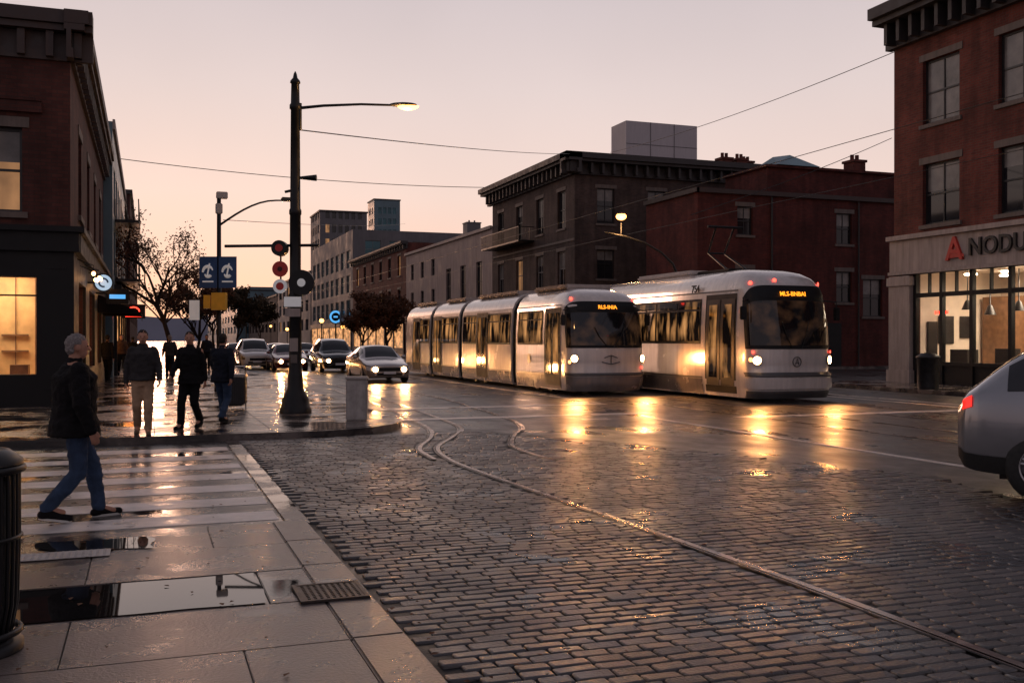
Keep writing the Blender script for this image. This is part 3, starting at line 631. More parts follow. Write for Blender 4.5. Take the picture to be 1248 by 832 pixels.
# ------------------------------------------------------------------ trams
def interp(tab,z):
    if z<=tab[0][0]: return tab[0][1]
    for (a,b),(c,d) in zip(tab,tab[1:]):
        if z<=c: return b+(d-b)*(z-a)/(c-a)
    return tab[-1][1]
def sgp(v,p): return math.copysign(abs(v)**p,v)
class Tram:
    def __init__(s,wt,yt,d,n): s.wt=wt;s.yt=yt;s.d=d;s.n=n
    def fp(s,th,z,off=0.):
        w=interp(s.wt,z)+off; yf=interp(s.yt,z)-off
        return (w*sgp(math.sin(th),2/s.n), yf+(s.d+off)*(1-abs(math.cos(th))**(2/s.n)), z)
    def front_shell(s,mb,zs,yr):
        rs=[]
        for z in zs:
            r=[s.fp(-PI/2+PI*k/40,z) for k in range(41)]; w=interp(s.wt,z); r=r+[(w,yr,z),(-w,yr,z)]; rs.append(r)
        mb.rings(rs,True)
    def mid_shell(s,mb,zs,y0,y1,inset=0.):
        ring=[(interp(s.wt,z)-inset,z) for z in zs]; ring=[(x,z) for x,z in ring]+[(-x,z) for x,z in reversed(ring)]
        mb.rings([[(x,y0,z-(inset if z>1 else -inset)) for x,z in ring],[(x,y1,z-(inset if z>1 else -inset)) for x,z in ring]],True)
    def fpatch(s,t0,t1,z0,z1,off,nz=6,nt=16,arch=0.):
        mb=MB(); rs=[]
        for i in range(nz+1):
            r=[]
            for k in range(nt+1):
                th=t0+(t1-t0)*k/nt; u=abs(2*k/nt-1); zt=z1-arch*u**4; z=z0+(zt-z0)*i/nz; r.append(s.fp(th,z,off))
            rs.append(r)
        mb.rings(rs,False,False); return mb
    def spatch(s,y0,y1,z0,z1,off,side=-1,nz=3):
        mb=MB(); mb.rings([[(side*(interp(s.wt,z)+off),y,z) for y in (y0,y1)] for z in [z0+(z1-z0)*i/nz for i in range(nz+1)]],False,False,False); return mb
def lamp(par,T,th,z,r,mt,off=.02,name='headlight',ring=True):
    p=Vector(T.fp(th,z,off)); q=Vector(T.fp(th+.02,z,off))-Vector(T.fp(th-.02,z,off)); n=Vector((q.y,-q.x,0)).normalized()
    if n.y>0: n=-n
    m=MB(); m.disc(p+n*.02,n,r,.03,20); o=m.build(name,mt,par)
    if ring: m=MB(); m.disc(p,n,r*1.3,.03,20); m.build('bezel','tram_grey',o)
    if name=='headlight': lampdata(o,'SPOT',p+n*.06+Vector((0,-.12,0)),260,(R(-78),0,0),.13,(1,.40,.11),112,'headlight_beam')
    return o
def frange(a,b,n): return [a+(b-a)*i/n for i in range(n+1)]
TG='two trams side by side'
tr=thing('tram','taller white single tram on the right with black door and orange destination sign','tram',(15.05+1.28,22.35,-.02),0,TG)
T=Tram([(.1,1.22),(.5,1.28),(2.0,1.28),(2.9,1.23),(3.15,1.19),(3.35,1.10),(3.5,.95),(3.6,.72),(3.66,.45),(3.68,.1)],[(.1,.10),(.25,.02),(.72,.0),(.8,.08),(1.35,.08),(2.0,.15),(2.9,.30),(3.15,.42),(3.35,.62),(3.5,.9),(3.6,1.3),(3.66,1.9),(3.68,2.6)],.62,3.6)
zs=[.1,.25,.5,.72,.8,1.,1.35,1.6,2.,2.45,2.9,3.05,3.15,3.25,3.35,3.43,3.5,3.56,3.6,3.64,3.66,3.68]
m=MB(); T.front_shell(m,zs,16.); m.build('body','tram_white',tr)
T.fpatch(-PI/2+.02,PI/2-.02,.10,.30,.012).build('lower_skirt','tram_grey',tr)
T.fpatch(-PI/2+.02,PI/2-.02,.68,.80,.025).build('bumper_groove','tram_grey',tr)
T.fpatch(-PI/2+.01,PI/2-.01,.36,.64,.05).build('bumper','tram_white',tr)
T.fpatch(-1.50,1.50,1.42,3.14,.012,10,40,.34).build('windshield_surround','shop_black',tr)
T.fpatch(-1.30,1.30,1.52,2.72,.02,10,40,.1).build('windshield','windshield',tr)
T.fpatch(-.72,.72,2.78,3.02,.022,3,14).build('destination_display','shop_black',tr)
text('destination_text','MLS-BNBAI',.17,'amber_text',tr,(0,.245,2.90),(R(90-14),0,0))
for th,z in ((-1.0,3.20),(-.15,3.28),(1.0,3.20)): lamp(tr,T,th,z,.05,'red_lamp',.02,'marker_light',False)
lamp(tr,T,-.92,1.12,.105,'headlight'); lamp(tr,T,.92,1.12,.105,'headlight'); lamp(tr,T,-1.2,1.14,.06,'tram_lens_dim',.02,'indicator'); lamp(tr,T,1.2,1.14,.06,'tram_lens_dim',.02,'indicator')
lamp(tr,T,-1.1,1.34,.035,'red_lamp',.02,'marker_light',False); lamp(tr,T,1.1,1.34,.035,'red_lamp',.02,'marker_light',False)
m=MB(); m.tube([(.13*math.cos(a*PI/12),.055,1.08+.13*math.sin(a*PI/12)) for a in range(25)],.012,6); m.tube([(-.05,.05,1.0),(0,.05,1.18),(.05,.05,1.0)],.012,6); m.tube([(-.06,.05,1.05),(.06,.05,1.05)],.01,6); m.build('emblem','tram_grey',tr)
for s_ in (-1,1):
    m=MB(); m.tube([(s_*.15,.05,1.45),(s_*.3,.08,1.75),(s_*.42,.13,2.15)],.012,6); m.build('wiper','iron_black',tr)
for s_ in (-1,1):
    T.spatch(2.85,11.0,1.55,2.85,.006,s_).build('window_band','shop_black',tr)
    for k in range(6):
        y0=2.93+k*1.34; T.spatch(y0,y0+1.24,1.63,2.50,.014,s_).build('window','tram_pane',tr); T.spatch(y0,y0+1.24,2.56,2.78,.014,s_).build('vent_window','tram_pane',tr)
    d=T.spatch(1.02,2.62,.20,2.94,.01,s_,6).build('door','shop_black',tr)
    for k in range(2):
        y0=1.10+k*.74; p=T.spatch(y0,y0+.69,.40,2.80,.02,s_,6).build('door_leaf','frame_dark',d)
        T.spatch(y0+.14,y0+.55,.62,2.65,.028,s_,6).build('door_glass','door_pane',p)
    T.spatch(2.75,15.9,.12,.55,.008,s_).build('lower_panel','tram_silver',tr)
    T.spatch(2.75,15.9,.56,.62,.010,s_).build('body_stripe','tram_grey',tr); T.spatch(1.0,15.9,3.0,3.04,.008,s_).build('gutter','tram_grey',tr)
    for k in range(4): T.spatch(4.2+k*2.7,4.22+k*2.7,.12,1.5,.012,s_).build('panel_seam','tram_grey',tr)
text('fleet_number','754',.3,'shop_black',tr,(-1.25,3.2,3.14),(R(90),0,R(-90)),.01)
m=MB(); m.rbox(-.7,.7,4.5,8.,3.62,3.80,.06); m.build('roof_unit','tram_white',tr)
for s_ in (-1,1):
    m=MB(); m.tube([(s_*1.2,.6,2.75),(s_*1.5,.35,2.7),(s_*1.5,.35,2.55)],.02,6); m.rbox(s_*1.5-.09,s_*1.5+.09,.3,.38,2.2,2.56,.02); m.build('mirror','iron_black',tr)
for y in (3.6,5.4,10.,12.):
    m=MB(); m.tube([(-.73,y,.34),(.73,y,.34)],.06)
    for s_ in (-1,1): m.disc((s_*.73,y,.34),(1,0,0),.34,.12,20)
    m.build('wheel_set','iron_dark',tr)
pg=MB()
for s_ in (-.35,.35):
    pg.tube([(s_,2.9,3.7),(s_*.8,4.1,4.3),(s_*.9,3.6,5.05)],.032,6)
pg.tube([(-.6,3.6,5.05),(.6,3.6,5.05)],.04,6); pg.tube([(-.35,2.9,3.72),(.35,2.9,3.72)],.05,6); pg.tube([(-.3,4.1,4.3),(.3,4.1,4.3)],.03,6); pg.rbox(-.5,.5,2.6,4.4,3.64,3.74,.03); pg.build('pantograph','iron_black',tr)
tl=thing('tram','silver-white articulated tram with three joined sections, left of the other tram','tram',(11.9+1.25,27.2,-.02),0,TG)
T2=Tram([(.12,1.2),(.5,1.25),(1.9,1.25),(2.7,1.20),(2.95,1.10),(3.1,.98),(3.22,.78),(3.3,.5),(3.34,.15)],[(.12,.12),(.3,.03),(.62,.0),(.7,.05),(1.3,.05),(1.9,.14),(2.7,.32),(2.95,.48),(3.1,.7),(3.22,1.1),(3.3,1.6),(3.34,2.2)],.6,3.4)
zs2=[.12,.3,.5,.62,.7,1.,1.3,1.6,1.9,2.3,2.7,2.83,2.95,3.03,3.1,3.16,3.22,3.27,3.3,3.34]
m=MB(); T2.front_shell(m,zs2,4.9); m.build('front_section','tram_white',tl)
secs=[(5.4,11.2),(11.7,15.6),(16.1,20.4)]
for a,b in secs: m=MB(); T2.mid_shell(m,zs2,a,b); m.build('passenger_section','tram_white',tl)
for a,b in ((4.9,5.4),(11.2,11.7),(15.6,16.1)):
    m=MB()
    for k in range(4): T2.mid_shell(m,zs2,a+.125*k+.005,a+.125*k+.12,.05 if k%2 else .09)
    m.build('bellows','rubber',tl)
T2.fpatch(-PI/2+.02,PI/2-.02,.12,.56,.02).build('lower_skirt','tram_silver',tl)
T2.fpatch(-PI/2+.02,PI/2-.02,.58,.67,.04).build('bumper_strip','tram_grey',tl)
T2.fpatch(-1.50,1.50,1.42,2.84,.012,8,36,.20).build('windshield_surround','shop_black',tl)
T2.fpatch(-1.34,1.34,1.5,2.5,.02,8,36,.05).build('windshield','windshield',tl)
T2.fpatch(-.72,.72,2.55,2.76,.022,3,14).build('destination_display','shop_black',tl)
text('destination_text','RLS-INIA',.165,'amber_text',tl,(0,.265,2.655),(R(90-14),0,0))
for th in (-1.05,1.05): lamp(tl,T2,th,2.92,.05,'red_lamp',.02,'marker_light',False); lamp(tl,T2,th*.9,1.1,.10,'headlight'); lamp(tl,T2,th*1.15,1.0,.055,'tram_lens_dim',.02,'indicator')
lamp(tl,T2,.9,.82,.035,'red_lamp',.02,'marker_light',False)
m=MB(); m.tube([(-.3,.02,1.0),(0,.01,.93),(.3,.02,1.0)],.014,6); m.tube([(-.22,.02,1.12),(0,.01,1.2),(.22,.02,1.12)],.014,6); m.tube([(0,.01,.95),(0,.01,1.2)],.014,6); m.build('emblem','tram_grey',tl)
for s_ in (-1,1):
    m=MB(); m.tube([(s_*.1,.04,1.45),(s_*.35,.08,1.75),(s_*.5,.12,2.05)],.012,6); m.build('wiper','iron_black',tl)
    for a,b,n in [(2.45,4.75,2),(5.5,11.1,5),(11.8,15.5,3),(16.2,19.2,3)]:
        T2.spatch(a,b,1.5,2.62,.006,s_).build('window_band','shop_black',tl)
        st=(b-a)/n
        for k in range(n): T2.spatch(a+st*k+.06,a+st*(k+1)-.06,1.57,2.3,.014,s_).build('window','tram_pane',tl); T2.spatch(a+st*k+.06,a+st*(k+1)-.06,2.34,2.56,.014,s_).build('vent_window','tram_pane',tl)
    for y0 in (.98,8.0,14.2,17.8):
        if y0>1 : T2.spatch(y0-.03,y0+1.33,.25,2.68,.018,s_,6).build('door_surround','tram_grey',tl)
        d=T2.spatch(y0,y0+1.3,.25,2.66,.022,s_,6).build('door','shop_black',tl)
        for k in range(2): T2.spatch(y0+.14+k*.58,y0+.56+k*.58,.6,2.5,.03,s_,5).build('door_glass','door_pane',d)
    for a,b in [(1.0,4.85)]+secs: T2.spatch(a,b,.14,.55,.008,s_).build('lower_panel','tram_silver',tl); T2.spatch(a,b,.56,.60,.010,s_).build('body_stripe','tram_grey',tl); T2.spatch(a,b,2.72,2.76,.008,s_).build('gutter','tram_grey',tl)
    m=MB(); m.tube([(s_*1.2,.6,2.6),(s_*1.42,.4,2.55),(s_*1.42,.4,2.4)],.018,6); m.rbox(s_*1.42-.08,s_*1.42+.08,.35,.42,2.1,2.42,.02); m.build('mirror','iron_black',tl)
m=MB(); m.disc((-1.27,3.6,1.05),(1,0,0),.16,.01); m.build('side_emblem','tram_grey',tl)
for a,b in ((1.6,4.4),(6.,10.5),(12.2,15),(16.6,20)):
    m=MB(); m.rbox(-.8,.8,a,b,3.26,3.42,.05); m.build('roof_unit','tram_silver',tl)
for y in (2.9,4.1,9.6,10.8,13.,17.2,18.4):
    m=MB(); m.tube([(-.73,y,.32),(.73,y,.32)],.06)
    for s_ in (-1,1): m.disc((s_*.73,y,.32),(1,0,0),.32,.12,20)
    m.build('wheel_set','iron_dark',tl)
# ------------------------------------------------------------------ cars
def pchip(tab,x,j):
    if x<=tab[0][0]: return tab[0][j]
    for i in range(len(tab)-1):
        a=tab[i];c=tab[i+1]
        if x<=c[0]:
            t=(x-a[0])/(c[0]-a[0])
            def sl(k):
                if k<=0 or k>=len(tab)-1: return 0
                d1=(tab[k][j]-tab[k-1][j])/(tab[k][0]-tab[k-1][0]); d2=(tab[k+1][j]-tab[k][j])/(tab[k+1][0]-tab[k][0])
                return 0 if d1*d2<=0 else 2*d1*d2/(d1+d2)
            hh=c[0]-a[0]; m0=sl(i)*hh; m1=sl(i+1)*hh
            return (2*t**3-3*t*t+1)*a[j]+(t**3-2*t*t+t)*m0+(-2*t**3+3*t*t)*c[j]+(t**3-t*t)*m1
    return tab[-1][j]
SEDAN=dict(k='s',L=4.7,wb=(.92,3.62),wr=.33,cowl=1.35,rf=2.15,rr=3.25,bw=4.15,
 st=[(0,.30,.62,.58,.66,.52),(.08,.22,.74,.64,.73,.58),(.35,.18,.86,.70,.80,.66),(.9,.18,.91,.80,.90,.70),(1.35,.18,.92,.90,.98,.70),(1.75,.18,.92,.93,1.24,.63),(2.15,.18,.92,.93,1.42,.58),(2.6,.18,.92,.94,1.46,.58),(3.25,.18,.92,.95,1.41,.57),(3.75,.2,.91,.97,1.22,.60),(4.15,.22,.90,.98,1.05,.66),(4.5,.26,.84,.96,1.03,.66),(4.66,.32,.76,.9,.97,.6),(4.7,.4,.66,.84,.9,.5)])
SUV=dict(k='u',L=4.42,wb=(.88,3.60),wr=.36,cowl=1.2,rf=1.95,rr=3.55,bw=4.2,
 st=[(0,.34,.64,.66,.78,.52),(.08,.26,.78,.74,.88,.6),(.35,.22,.88,.84,.97,.68),(.8,.22,.92,.95,1.04,.72),(1.2,.22,.93,1.0,1.10,.72),(1.55,.22,.93,1.02,1.42,.66),(1.95,.22,.93,1.03,1.64,.63),(2.6,.22,.93,1.04,1.73,.63),(3.1,.22,.93,1.06,1.73,.62),(3.55,.24,.92,1.08,1.68,.61),(3.9,.26,.905,1.10,1.50,.62),(4.2,.28,.87,1.09,1.26,.64),(4.36,.32,.81,1.03,1.13,.6),(4.42,.42,.74,.94,1.0,.54)])
class Car:
    def __init__(s,d): s.d=d
    def S(s,y,v,side,off=0.):
        t=s.d['st']; zl,w,zb,zt,wt=[pchip(t,y,j) for j in range(1,6)]
        if v<=1:
            z=zl+(zb-zl)*v; x=w*(1-.09*(1-v)**3-.045*v**5+.012*math.sin(v*PI))
        elif v<=2:
            q=v-1; x=w*.955+(wt-w*.955)*q+.03*math.sin(q*PI); z=zb+(zt-.045-zb)*q
            if q>.85: x-=.02*(q-.85)/.15
        else:
            q=v-2; x=(wt-.02)*(1-q); z=zt-.045+.045*math.sin(q*PI/2)
        nz=1. if v>=2 else (.3 if v>1 else 0.); nx=1.-nz*.8
        return (side*(x+off*nx),y,z+off*nz)
    def patch(s,y0,y1,v0,v1,side,off,ny=8,nv=6):
        mb=MB(); ys=frange(y0,y1,ny)
        if side==0: rs=[[s.S(y,v,-1,off) for v in frange(v0,3,nv)]+[s.S(y,v,1,off) for v in reversed(frange(v0,3,nv)[:-1])] for y in ys]
        else: rs=[[s.S(y,v,side,off) for v in frange(v0,v1,nv)] for y in ys]
        mb.rings(rs,False,False); return mb
def wheel(par,x,y,r,side,rimm='rim'):
    m=MB(); hw=.11
    prof=[(r*.62,-hw),(r*.9,-hw),(r*.98,-hw*.75),(r,-hw*.3),(r,hw*.3),(r*.98,hw*.75),(r*.9,hw),(r*.62,hw)]
    rs=[[(x+q,y+a*math.cos(2*PI*k/28),r+a*math.sin(2*PI*k/28)) for k in range(28)] for a,q in prof]; m.rings(rs,False)
    w=m.build('wheel','rubber',par,False)
    m=MB(); m.disc((x+side*.03,y,r),(1,0,0),r*.63,.02,28); xo=x+side*.085
    m.build('brake_disc','iron_black',w,False)
    m=MB(); m.disc((xo,y,r),(1,0,0),r*.14,.05,12)
    for k in range(5):
        a=2*PI*k/5+.3
        for da in (-.13,.13): m.tube([(xo,y+r*.1*math.cos(a),r+r*.1*math.sin(a)),(xo-.01*side,y+r*.62*math.cos(a+da),r+r*.62*math.sin(a+da))],[.025,.02],6)
    m.tube([(xo,y+r*.61*math.cos(2*PI*k/28),r+r*.61*math.sin(2*PI*k/28)) for k in range(29)],.018,6)
    m.build('rim',rimm,w,False)
BODY={}
def car(name,label,d,paint,loc,rz,lights=True,cat='car',group=None,beam=0):
    t=thing(name,label,cat,loc,rz,group); c=Car(d); L=d['L']; r=d['wr']
    if d['k'] not in BODY:
        ys=sorted(set([round(q,3) for q in frange(0,L,44)]+[st[0] for st in d['st']]+[.03,L-.03])); vs=frange(0,1,8)+frange(1,2,5)[1:]+frange(2,3,5)[1:]
        m=MB(); m.rings([[c.S(y,v,-1) for v in vs]+[c.S(y,v,1) for v in reversed(vs[:-1])] for y in ys],True)
        base=m.mesh('tmpb'); bo=bpy.data.objects.new('tmpb',base)
        cu=MB()
        for y in d['wb']:
            for s_ in (-1,1): cu.disc((s_*.88,y,r+.01),(1,0,0),r*1.17,.52,28)
        co=bpy.data.objects.new('tmpc',cu.mesh('tmpc'))
        md=bo.modifiers.new('b','BOOLEAN'); md.operation='DIFFERENCE'; md.object=co; md.solver='EXACT'
        me=evaluate(bo,(co,))
        if len(me.polygons)<50: me=base.copy()
        me.shade_smooth()
        try: me.set_sharp_from_angle(angle=R(38))
        except Exception: pass
        BODY[d['k']]=me
    link(BODY[d['k']].copy(),'body',paint,t)
    m=MB(); m.box(-.7,.7,.4,L-.4,.2,.5); m.build('underbody','rubber',t)
    c.patch(d['cowl']+.06,d['rf']-.04,2.03,3,0,.008).build('windshield','glass_dark',t)
    c.patch(d['rr']+.06,d['bw']-.06,2.05,3,0,.008).build('rear_window','glass_dark',t)
    for s_ in (-1,1):
        for a,b in ((d['cowl']+.38,2.42),(2.50,d['rr']-.12),(d['rr']-.06,d['rr']+.38)): c.patch(a,b,1.10,1.88,s_,.008).build('side_window','glass_dark',t)
        m=MB(); m.ell((s_*1.0,d['cowl']+.42,d['st'][5][3]+.06),.10,.06,.075,10,6); m.build('mirror',paint,t)
        hl=c.patch(.02,.32,.62,.93,s_,.012,5,4).build('headlight','glass_dark' if not lights else 'plate',t)
        if lights:
            zl=c.S(.03,.8,1)[2]; m=MB(); m.disc((s_*(d['st'][0][2]-.06),.0,zl),(0,-1,0),.10,.05,16); m.build('headlight_lamp','headlight_car',hl)
            if beam: lampdata(hl,'SPOT',(s_*(d['st'][0][2]-.06),-.12,zl),beam,(R(-80),0,0),.13,(1,.45,.15),100,'headlight_beam')
        c.patch(L-.15,L-.05,.86,1.10,s_,.012,5,4).build('tail_light','tail_red',t)
        for y in (2.45,d['rr']-.09): c.patch(y,y+.012,.15,1.0,s_,.004,1,6).build('door_seam','rubber',t)
        for y in (2.25,3.1): m=MB(); p=c.S(y,.86,s_,.02); m.rbox(p[0]-.02,p[0]+.02,y-.1,y+.1,p[2]-.015,p[2]+.015,.006); m.build('door_handle',paint,t)
        c.patch(.9,L-.9,.0,.12,s_,.012).build('sill_trim','rubber',t)
        for y in d['wb']: wheel(t,s_*.80,y,r,s_)
    zb=d['st'][0][1]
    m=MB(); m.rbox(-.42,.42,-.025,.02,zb+.16,zb+.30,.01); m.build('grille','shop_black',t); m=MB(); m.rbox(-.5,.5,-.02,.02,zb+.0,zb+.10,.01); m.build('lower_grille','shop_black',t)
    for y0,y1,z in ((-.04,-.026,zb+.05),(L+.005,L+.02,.62)): m=MB(); m.rbox(-.24,.24,y0,y1,z,z+.10,.004); m.build('number_plate','plate',t)
    for s_ in (-1,1): c.patch(L-.5,L-.0,.0,.22,s_,.014).build('rear_bumper_trim','rubber',t)
    return t
CG='cars queued and parked down the street'
car('parked_car','silver sedan with bright headlights just left of the trams',SEDAN,'paint_silver',(8.75,37.6,-.03),0,group=CG,beam=260)
car('parked_car','black car behind the silver sedan',SUV,'paint_black',(9.1,50.,-.03),0,group=CG)
car('parked_car','dark red car with headlights on, left of the black car',SEDAN,'paint_red',(7.05,52.5,-.03),0,group=CG,beam=420)
car('parked_car','white car with unlit lamps parked nearest the left kerb',SUV,'paint_white',(5.75,57.,-.03),0,False,group=CG)
car('parked_car','grey car queued behind the dark red one',SEDAN,'paint_slate',(7.5,60,-.03),0,group=CG,beam=300)
car('parked_car','black car parked behind the white one along the left kerb',SEDAN,'paint_black',(5.6,66,-.03),0,True,group=CG)
car('parked_car','farthest silver car in the queue under the far trees',SEDAN,'paint_silver',(7.8,76,-.03),0,group=CG,beam=420)
car('parked_car','far white car behind the black car in the right lane',SEDAN,'paint_white',(9.9,66,-.03),0,group=CG)
A=R(-52); th=A+PI/2; wl=(-.80,3.60); tgt=G(1272,611,-.0)
lx=tgt[0]-(wl[0]*math.cos(th)-wl[1]*math.sin(th)); ly=tgt[1]-(wl[0]*math.sin(th)+wl[1]*math.cos(th))
car('crossover_car','silver-grey crossover cut off by the right edge, rear lamp glowing',SUV,'paint_slate',(lx,ly,-.01),th,False)
# ------------------------------------------------------------------ people
PG='people walking on the left pavement and crossing'
def person(loc,A,label,jacket,pants,shoe,hair,stride=.2,swing=(.25,-.2),bend=(.35,.35),vox=.012,sc=1.,coat=.84,near=False,hood=False,spread=.09,turn=0.,bulk=0.,abd=.05,lead=-1):
    t=thing('person',label,'person',loc,A-PI/2,PG); t.scale=(sc,)*3
    def ik(hip,ank,l1=.435,l2=.42):
        d=ank-hip; L=min(d.length,l1+l2-.003); a=math.acos(max(-1,min(1,(l1*l1+L*L-l2*l2)/(2*l1*L)))); u=d.normalized()
        f=Vector((0,1,0)); f=(f-u*f.dot(u)).normalized(); return hip+u*l1*math.cos(a)+f*l1*math.sin(a), hip+u*L
    hz=min(.93,.085+math.sqrt(.846**2-stride**2))
    J={}
    for s_,fy in ((lead,stride),(-lead,-stride)):
        hip=Vector((s_*.092,0,hz)); ank=Vector((s_*spread,fy,.085 if fy>=0 else .085+.22*abs(fy))); kn,ank=ik(hip,ank); J[s_]=(hip,kn,ank)
    AR={}
    for i,s_ in enumerate((-1,1)):
        sh=Vector((s_*(.195+bulk*.5),.0,hz+.505)); sw=swing[i]; el=sh+Vector((s_*abd,math.sin(sw)*.285,-math.cos(sw)*.285)); fb_=sw+bend[i]; wr=el+Vector((s_*.012,math.sin(fb_)*.255,-math.cos(fb_)*.255)); AR[s_]=(sh,el,wr,fb_)
    def torso(m,inf=0.,z0=-.06,z1=.62,flare=0.):
        prof=[(-.10,.165,.115),(0,.165,.12),(.10,.155,.112),(.22,.158,.115),(.36,.175,.122),(.46,.185,.115),(.52,.150,.095),(.57,.09,.075),(.60,.065,.065)]
        rs=[]
        for z,rx,ry in prof:
            if z<z0-.03 or z>z1+.01: continue
            fl=flare*max(0,.15-z); k_=1. if z<.5 else .45
            rs.append([((rx+inf*k_+fl)*math.cos(2*PI*k/20),(ry+inf*k_+fl)*math.sin(2*PI*k/20)+.005,hz+max(z,z0)) for k in range(20)])
        m.rings(rs)
    def mk(m,name,mt,v,par=t,wr=0.,it=3,floor=None):
        me=evalmesh(m,[('REMESH',dict(mode='VOXEL',voxel_size=v)),('SMOOTH',dict(factor=.5,iterations=it))],name)
        if wr or floor is not None:
            for vv in me.vertices:
                if wr:
                    p=vv.co; n=noise.noise(Vector((p.x*9,p.y*9,p.z*16)))+.6*noise.noise(Vector((p.x*22,p.y*22,p.z*34))); vv.co=p+vv.normal*n*wr
                if floor is not None and vv.co.z<floor: vv.co.z=floor
        me.shade_smooth(); return link(me,name,mt,par)
    m=MB(); torso(m)
    hc=Vector((0,.030,hz+.735))
    m.cap((0,.005,hz+.55),(0,.015,hz+.66),.062,.058)
    hb=MB(); hb.ell((0,0,.01),.077,.097,.112,16,12); hb.ell((0,.028,-.055),.055,.062,.062); hb.cap((0,.095,.005),(0,.112,-.025),.012,.015)
    for s_ in (-1,1): hb.ell((s_*.079,-.005,-.01),.012,.02,.032,8,6)
    hb.ell((0,.088,-.062),.022,.012,.012,8,6); hb.cap((-.03,.082,.028),(.03,.082,.028),.012,.012)
    ct,st_=math.cos(turn),math.sin(turn)
    def tv(p): return (p[0]*ct-p[1]*st_+hc.x,p[0]*st_+p[1]*ct+hc.y,p[2]+hc.z)
    m.add([tv(p) for p in hb.v],hb.f,True)
    for s_ in (-1,1):
        hip,kn,ank=J[s_]; m.cap(hip,kn,.083,.055); m.cap(kn,ank,.052,.035); m.cap(ank,ank+Vector((0,.13,-.04)),.035,.03)
        sh,el,wr_,fb_=AR[s_]; m.cap(sh,el,.048,.038); m.cap(el,wr_,.038,.027)
        dr=Vector((0,math.sin(fb_),-math.cos(fb_))); fo=Vector((0,math.cos(fb_),math.sin(fb_)))
        pc=wr_+dr*.05; m.cap(wr_+dr*.02-fo*.018,pc+dr*.035-fo*.02,.018,.017); m.cap(wr_+dr*.02+fo*.018,pc+dr*.035+fo*.02,.018,.017); m.cap(wr_,pc,.024,.02)
        for q,(ln) in enumerate((.068,.078,.074,.058)):
            b=pc+dr*.045+fo*(.030-.02*q); k1=b+dr*ln*.5+Vector((-s_*.012,0,0)); m.cap(b,k1,.0095,.009); m.cap(k1,k1+dr*ln*.3+Vector((-s_*.03,0,0)),.009,.0075)
        tb=wr_+dr*.03+fo*.025; m.cap(tb,tb+fo*.02+dr*.03,.012,.011); m.cap(tb+fo*.02+dr*.03,tb+fo*.022+dr*.06,.011,.009)
    mk(m,'body','skin',.0085 if near else vox,it=2)
    m=MB(); torso(m,.032+bulk,coat-.905,.57,.16)
    m.cap((0,.0,hz+.545),(0,.010,hz+.60),.080,.072)
    for s_ in (-1,1):
        sh,el,wr_,fb_=AR[s_]; m.cap(sh+Vector((-s_*.03,0,-.005)),el,.074+bulk*.5,.060+bulk*.5); m.cap(el,wr_-(wr_-el)*.02,.058+bulk*.5,.046+bulk*.3)
    if hood: m.ell((0,-.07,hz+.59),.10,.07,.06)
    mk(m,'jacket',jacket,.012 if near else .016,wr=.013)
    m=MB(); rs=[[((.165+.012)*math.cos(2*PI*k/18),(.118+.012)*math.sin(2*PI*k/18),hz+z) for k in range(18)] for z in (-.1,0,.08)]; m.rings(rs)
    for s_ in (-1,1):
        hip,kn,ank=J[s_]; m.cap(hip,kn,.105,.080); m.cap(kn,ank+Vector((0,-.005,.02)),.080,.066)
    mk(m,'trousers',pants,.012 if near else .016,wr=.010)
    for s_ in (-1,1):
        hip,kn,ank=J[s_]; lift=ank.z-.085; hd=ank+Vector((0,-.045,-.045)); toe=Vector((ank.x+s_*.015,ank.y+.18,.035+lift*.12))
        m=MB(); m.cap(hd,toe,.043,.038); m.cap(ank+Vector((0,-.01,-.02)),hd*.4+toe*.6,.048,.042)
        o=mk(m,'shoe',shoe,.011,floor=.012 if lift<.01 else None)
        m=MB(); u=(toe-hd).normalized(); pts=[]
        for k in range(16):
            a=2*PI*k/16; q=.5+.5*math.sin(a); wd=.043*math.cos(a)*(1.05 if q>.5 else .9); b=hd+(toe-hd)*q+u*(.03*math.sin(a)); pts.append((b.x+wd,b.y,b.z-.046+(.002 if q<.5 else .006)))
        m.rings([[(p[0],p[1],max(0.0,p[2]-.002)) for p in pts],[(p[0],p[1],max(0.022,p[2]+.02)) for p in pts]]); m.build('sole','sole_white' if near else 'rubber',o,False)
    hm=MB(); hm.ell((0,-.010,.028),.083,.100,.100,16,12); hm.ell((0,-.04,-.015),.072,.066,.075)
    m=MB(); m.add([tv(p) for p in hm.v],hm.f,True); me=evalmesh(m,[('REMESH',dict(mode='VOXEL',voxel_size=.008))],'hair')
    bm=bmesh.new(); bm.from_mesh(me); dead=[]
    for v in bm.verts:
        q=v.co-hc; lx_=q.x*ct+q.y*st_; ly_=-q.x*st_+q.y*ct
        if (ly_>.03 and q.z<.062) or (abs(lx_)>.05 and ly_>-.03 and q.z<.02) or q.z<-.075: dead.append(v)
        else: v.co+= v.normal*(.009*noise.noise(v.co*45)+.004*noise.noise(v.co*120))
    bmesh.ops.delete(bm,geom=dead,context='VERTS'); bm.to_mesh(me); bm.free(); me.shade_smooth(); link(me,'hair',hair,t)
    for s_ in (-1,1):
        m=MB(); m.ell(tv((s_*.03,.088,.008)),.012,.008,.007,8,6); m.build('eye','hair_dark',t,False)
    m=MB(); m.ell(tv((0,.099,-.062)),.022,.005,.004,8,6); m.build('mouth','cloth_brown',t,False)
    return t
p=G(90,634,-.024); person((p[0],p[1],-.024),R(16),'grey-haired man in black jacket and jeans walking over the crossing, nearest at left','cloth_black','denim','cloth_black','hair_grey',.25,(.15,-.02),(.3,.36),sc=.995,near=True,bulk=.045,abd=.085,coat=.79,turn=-.1)
Zs=ZS
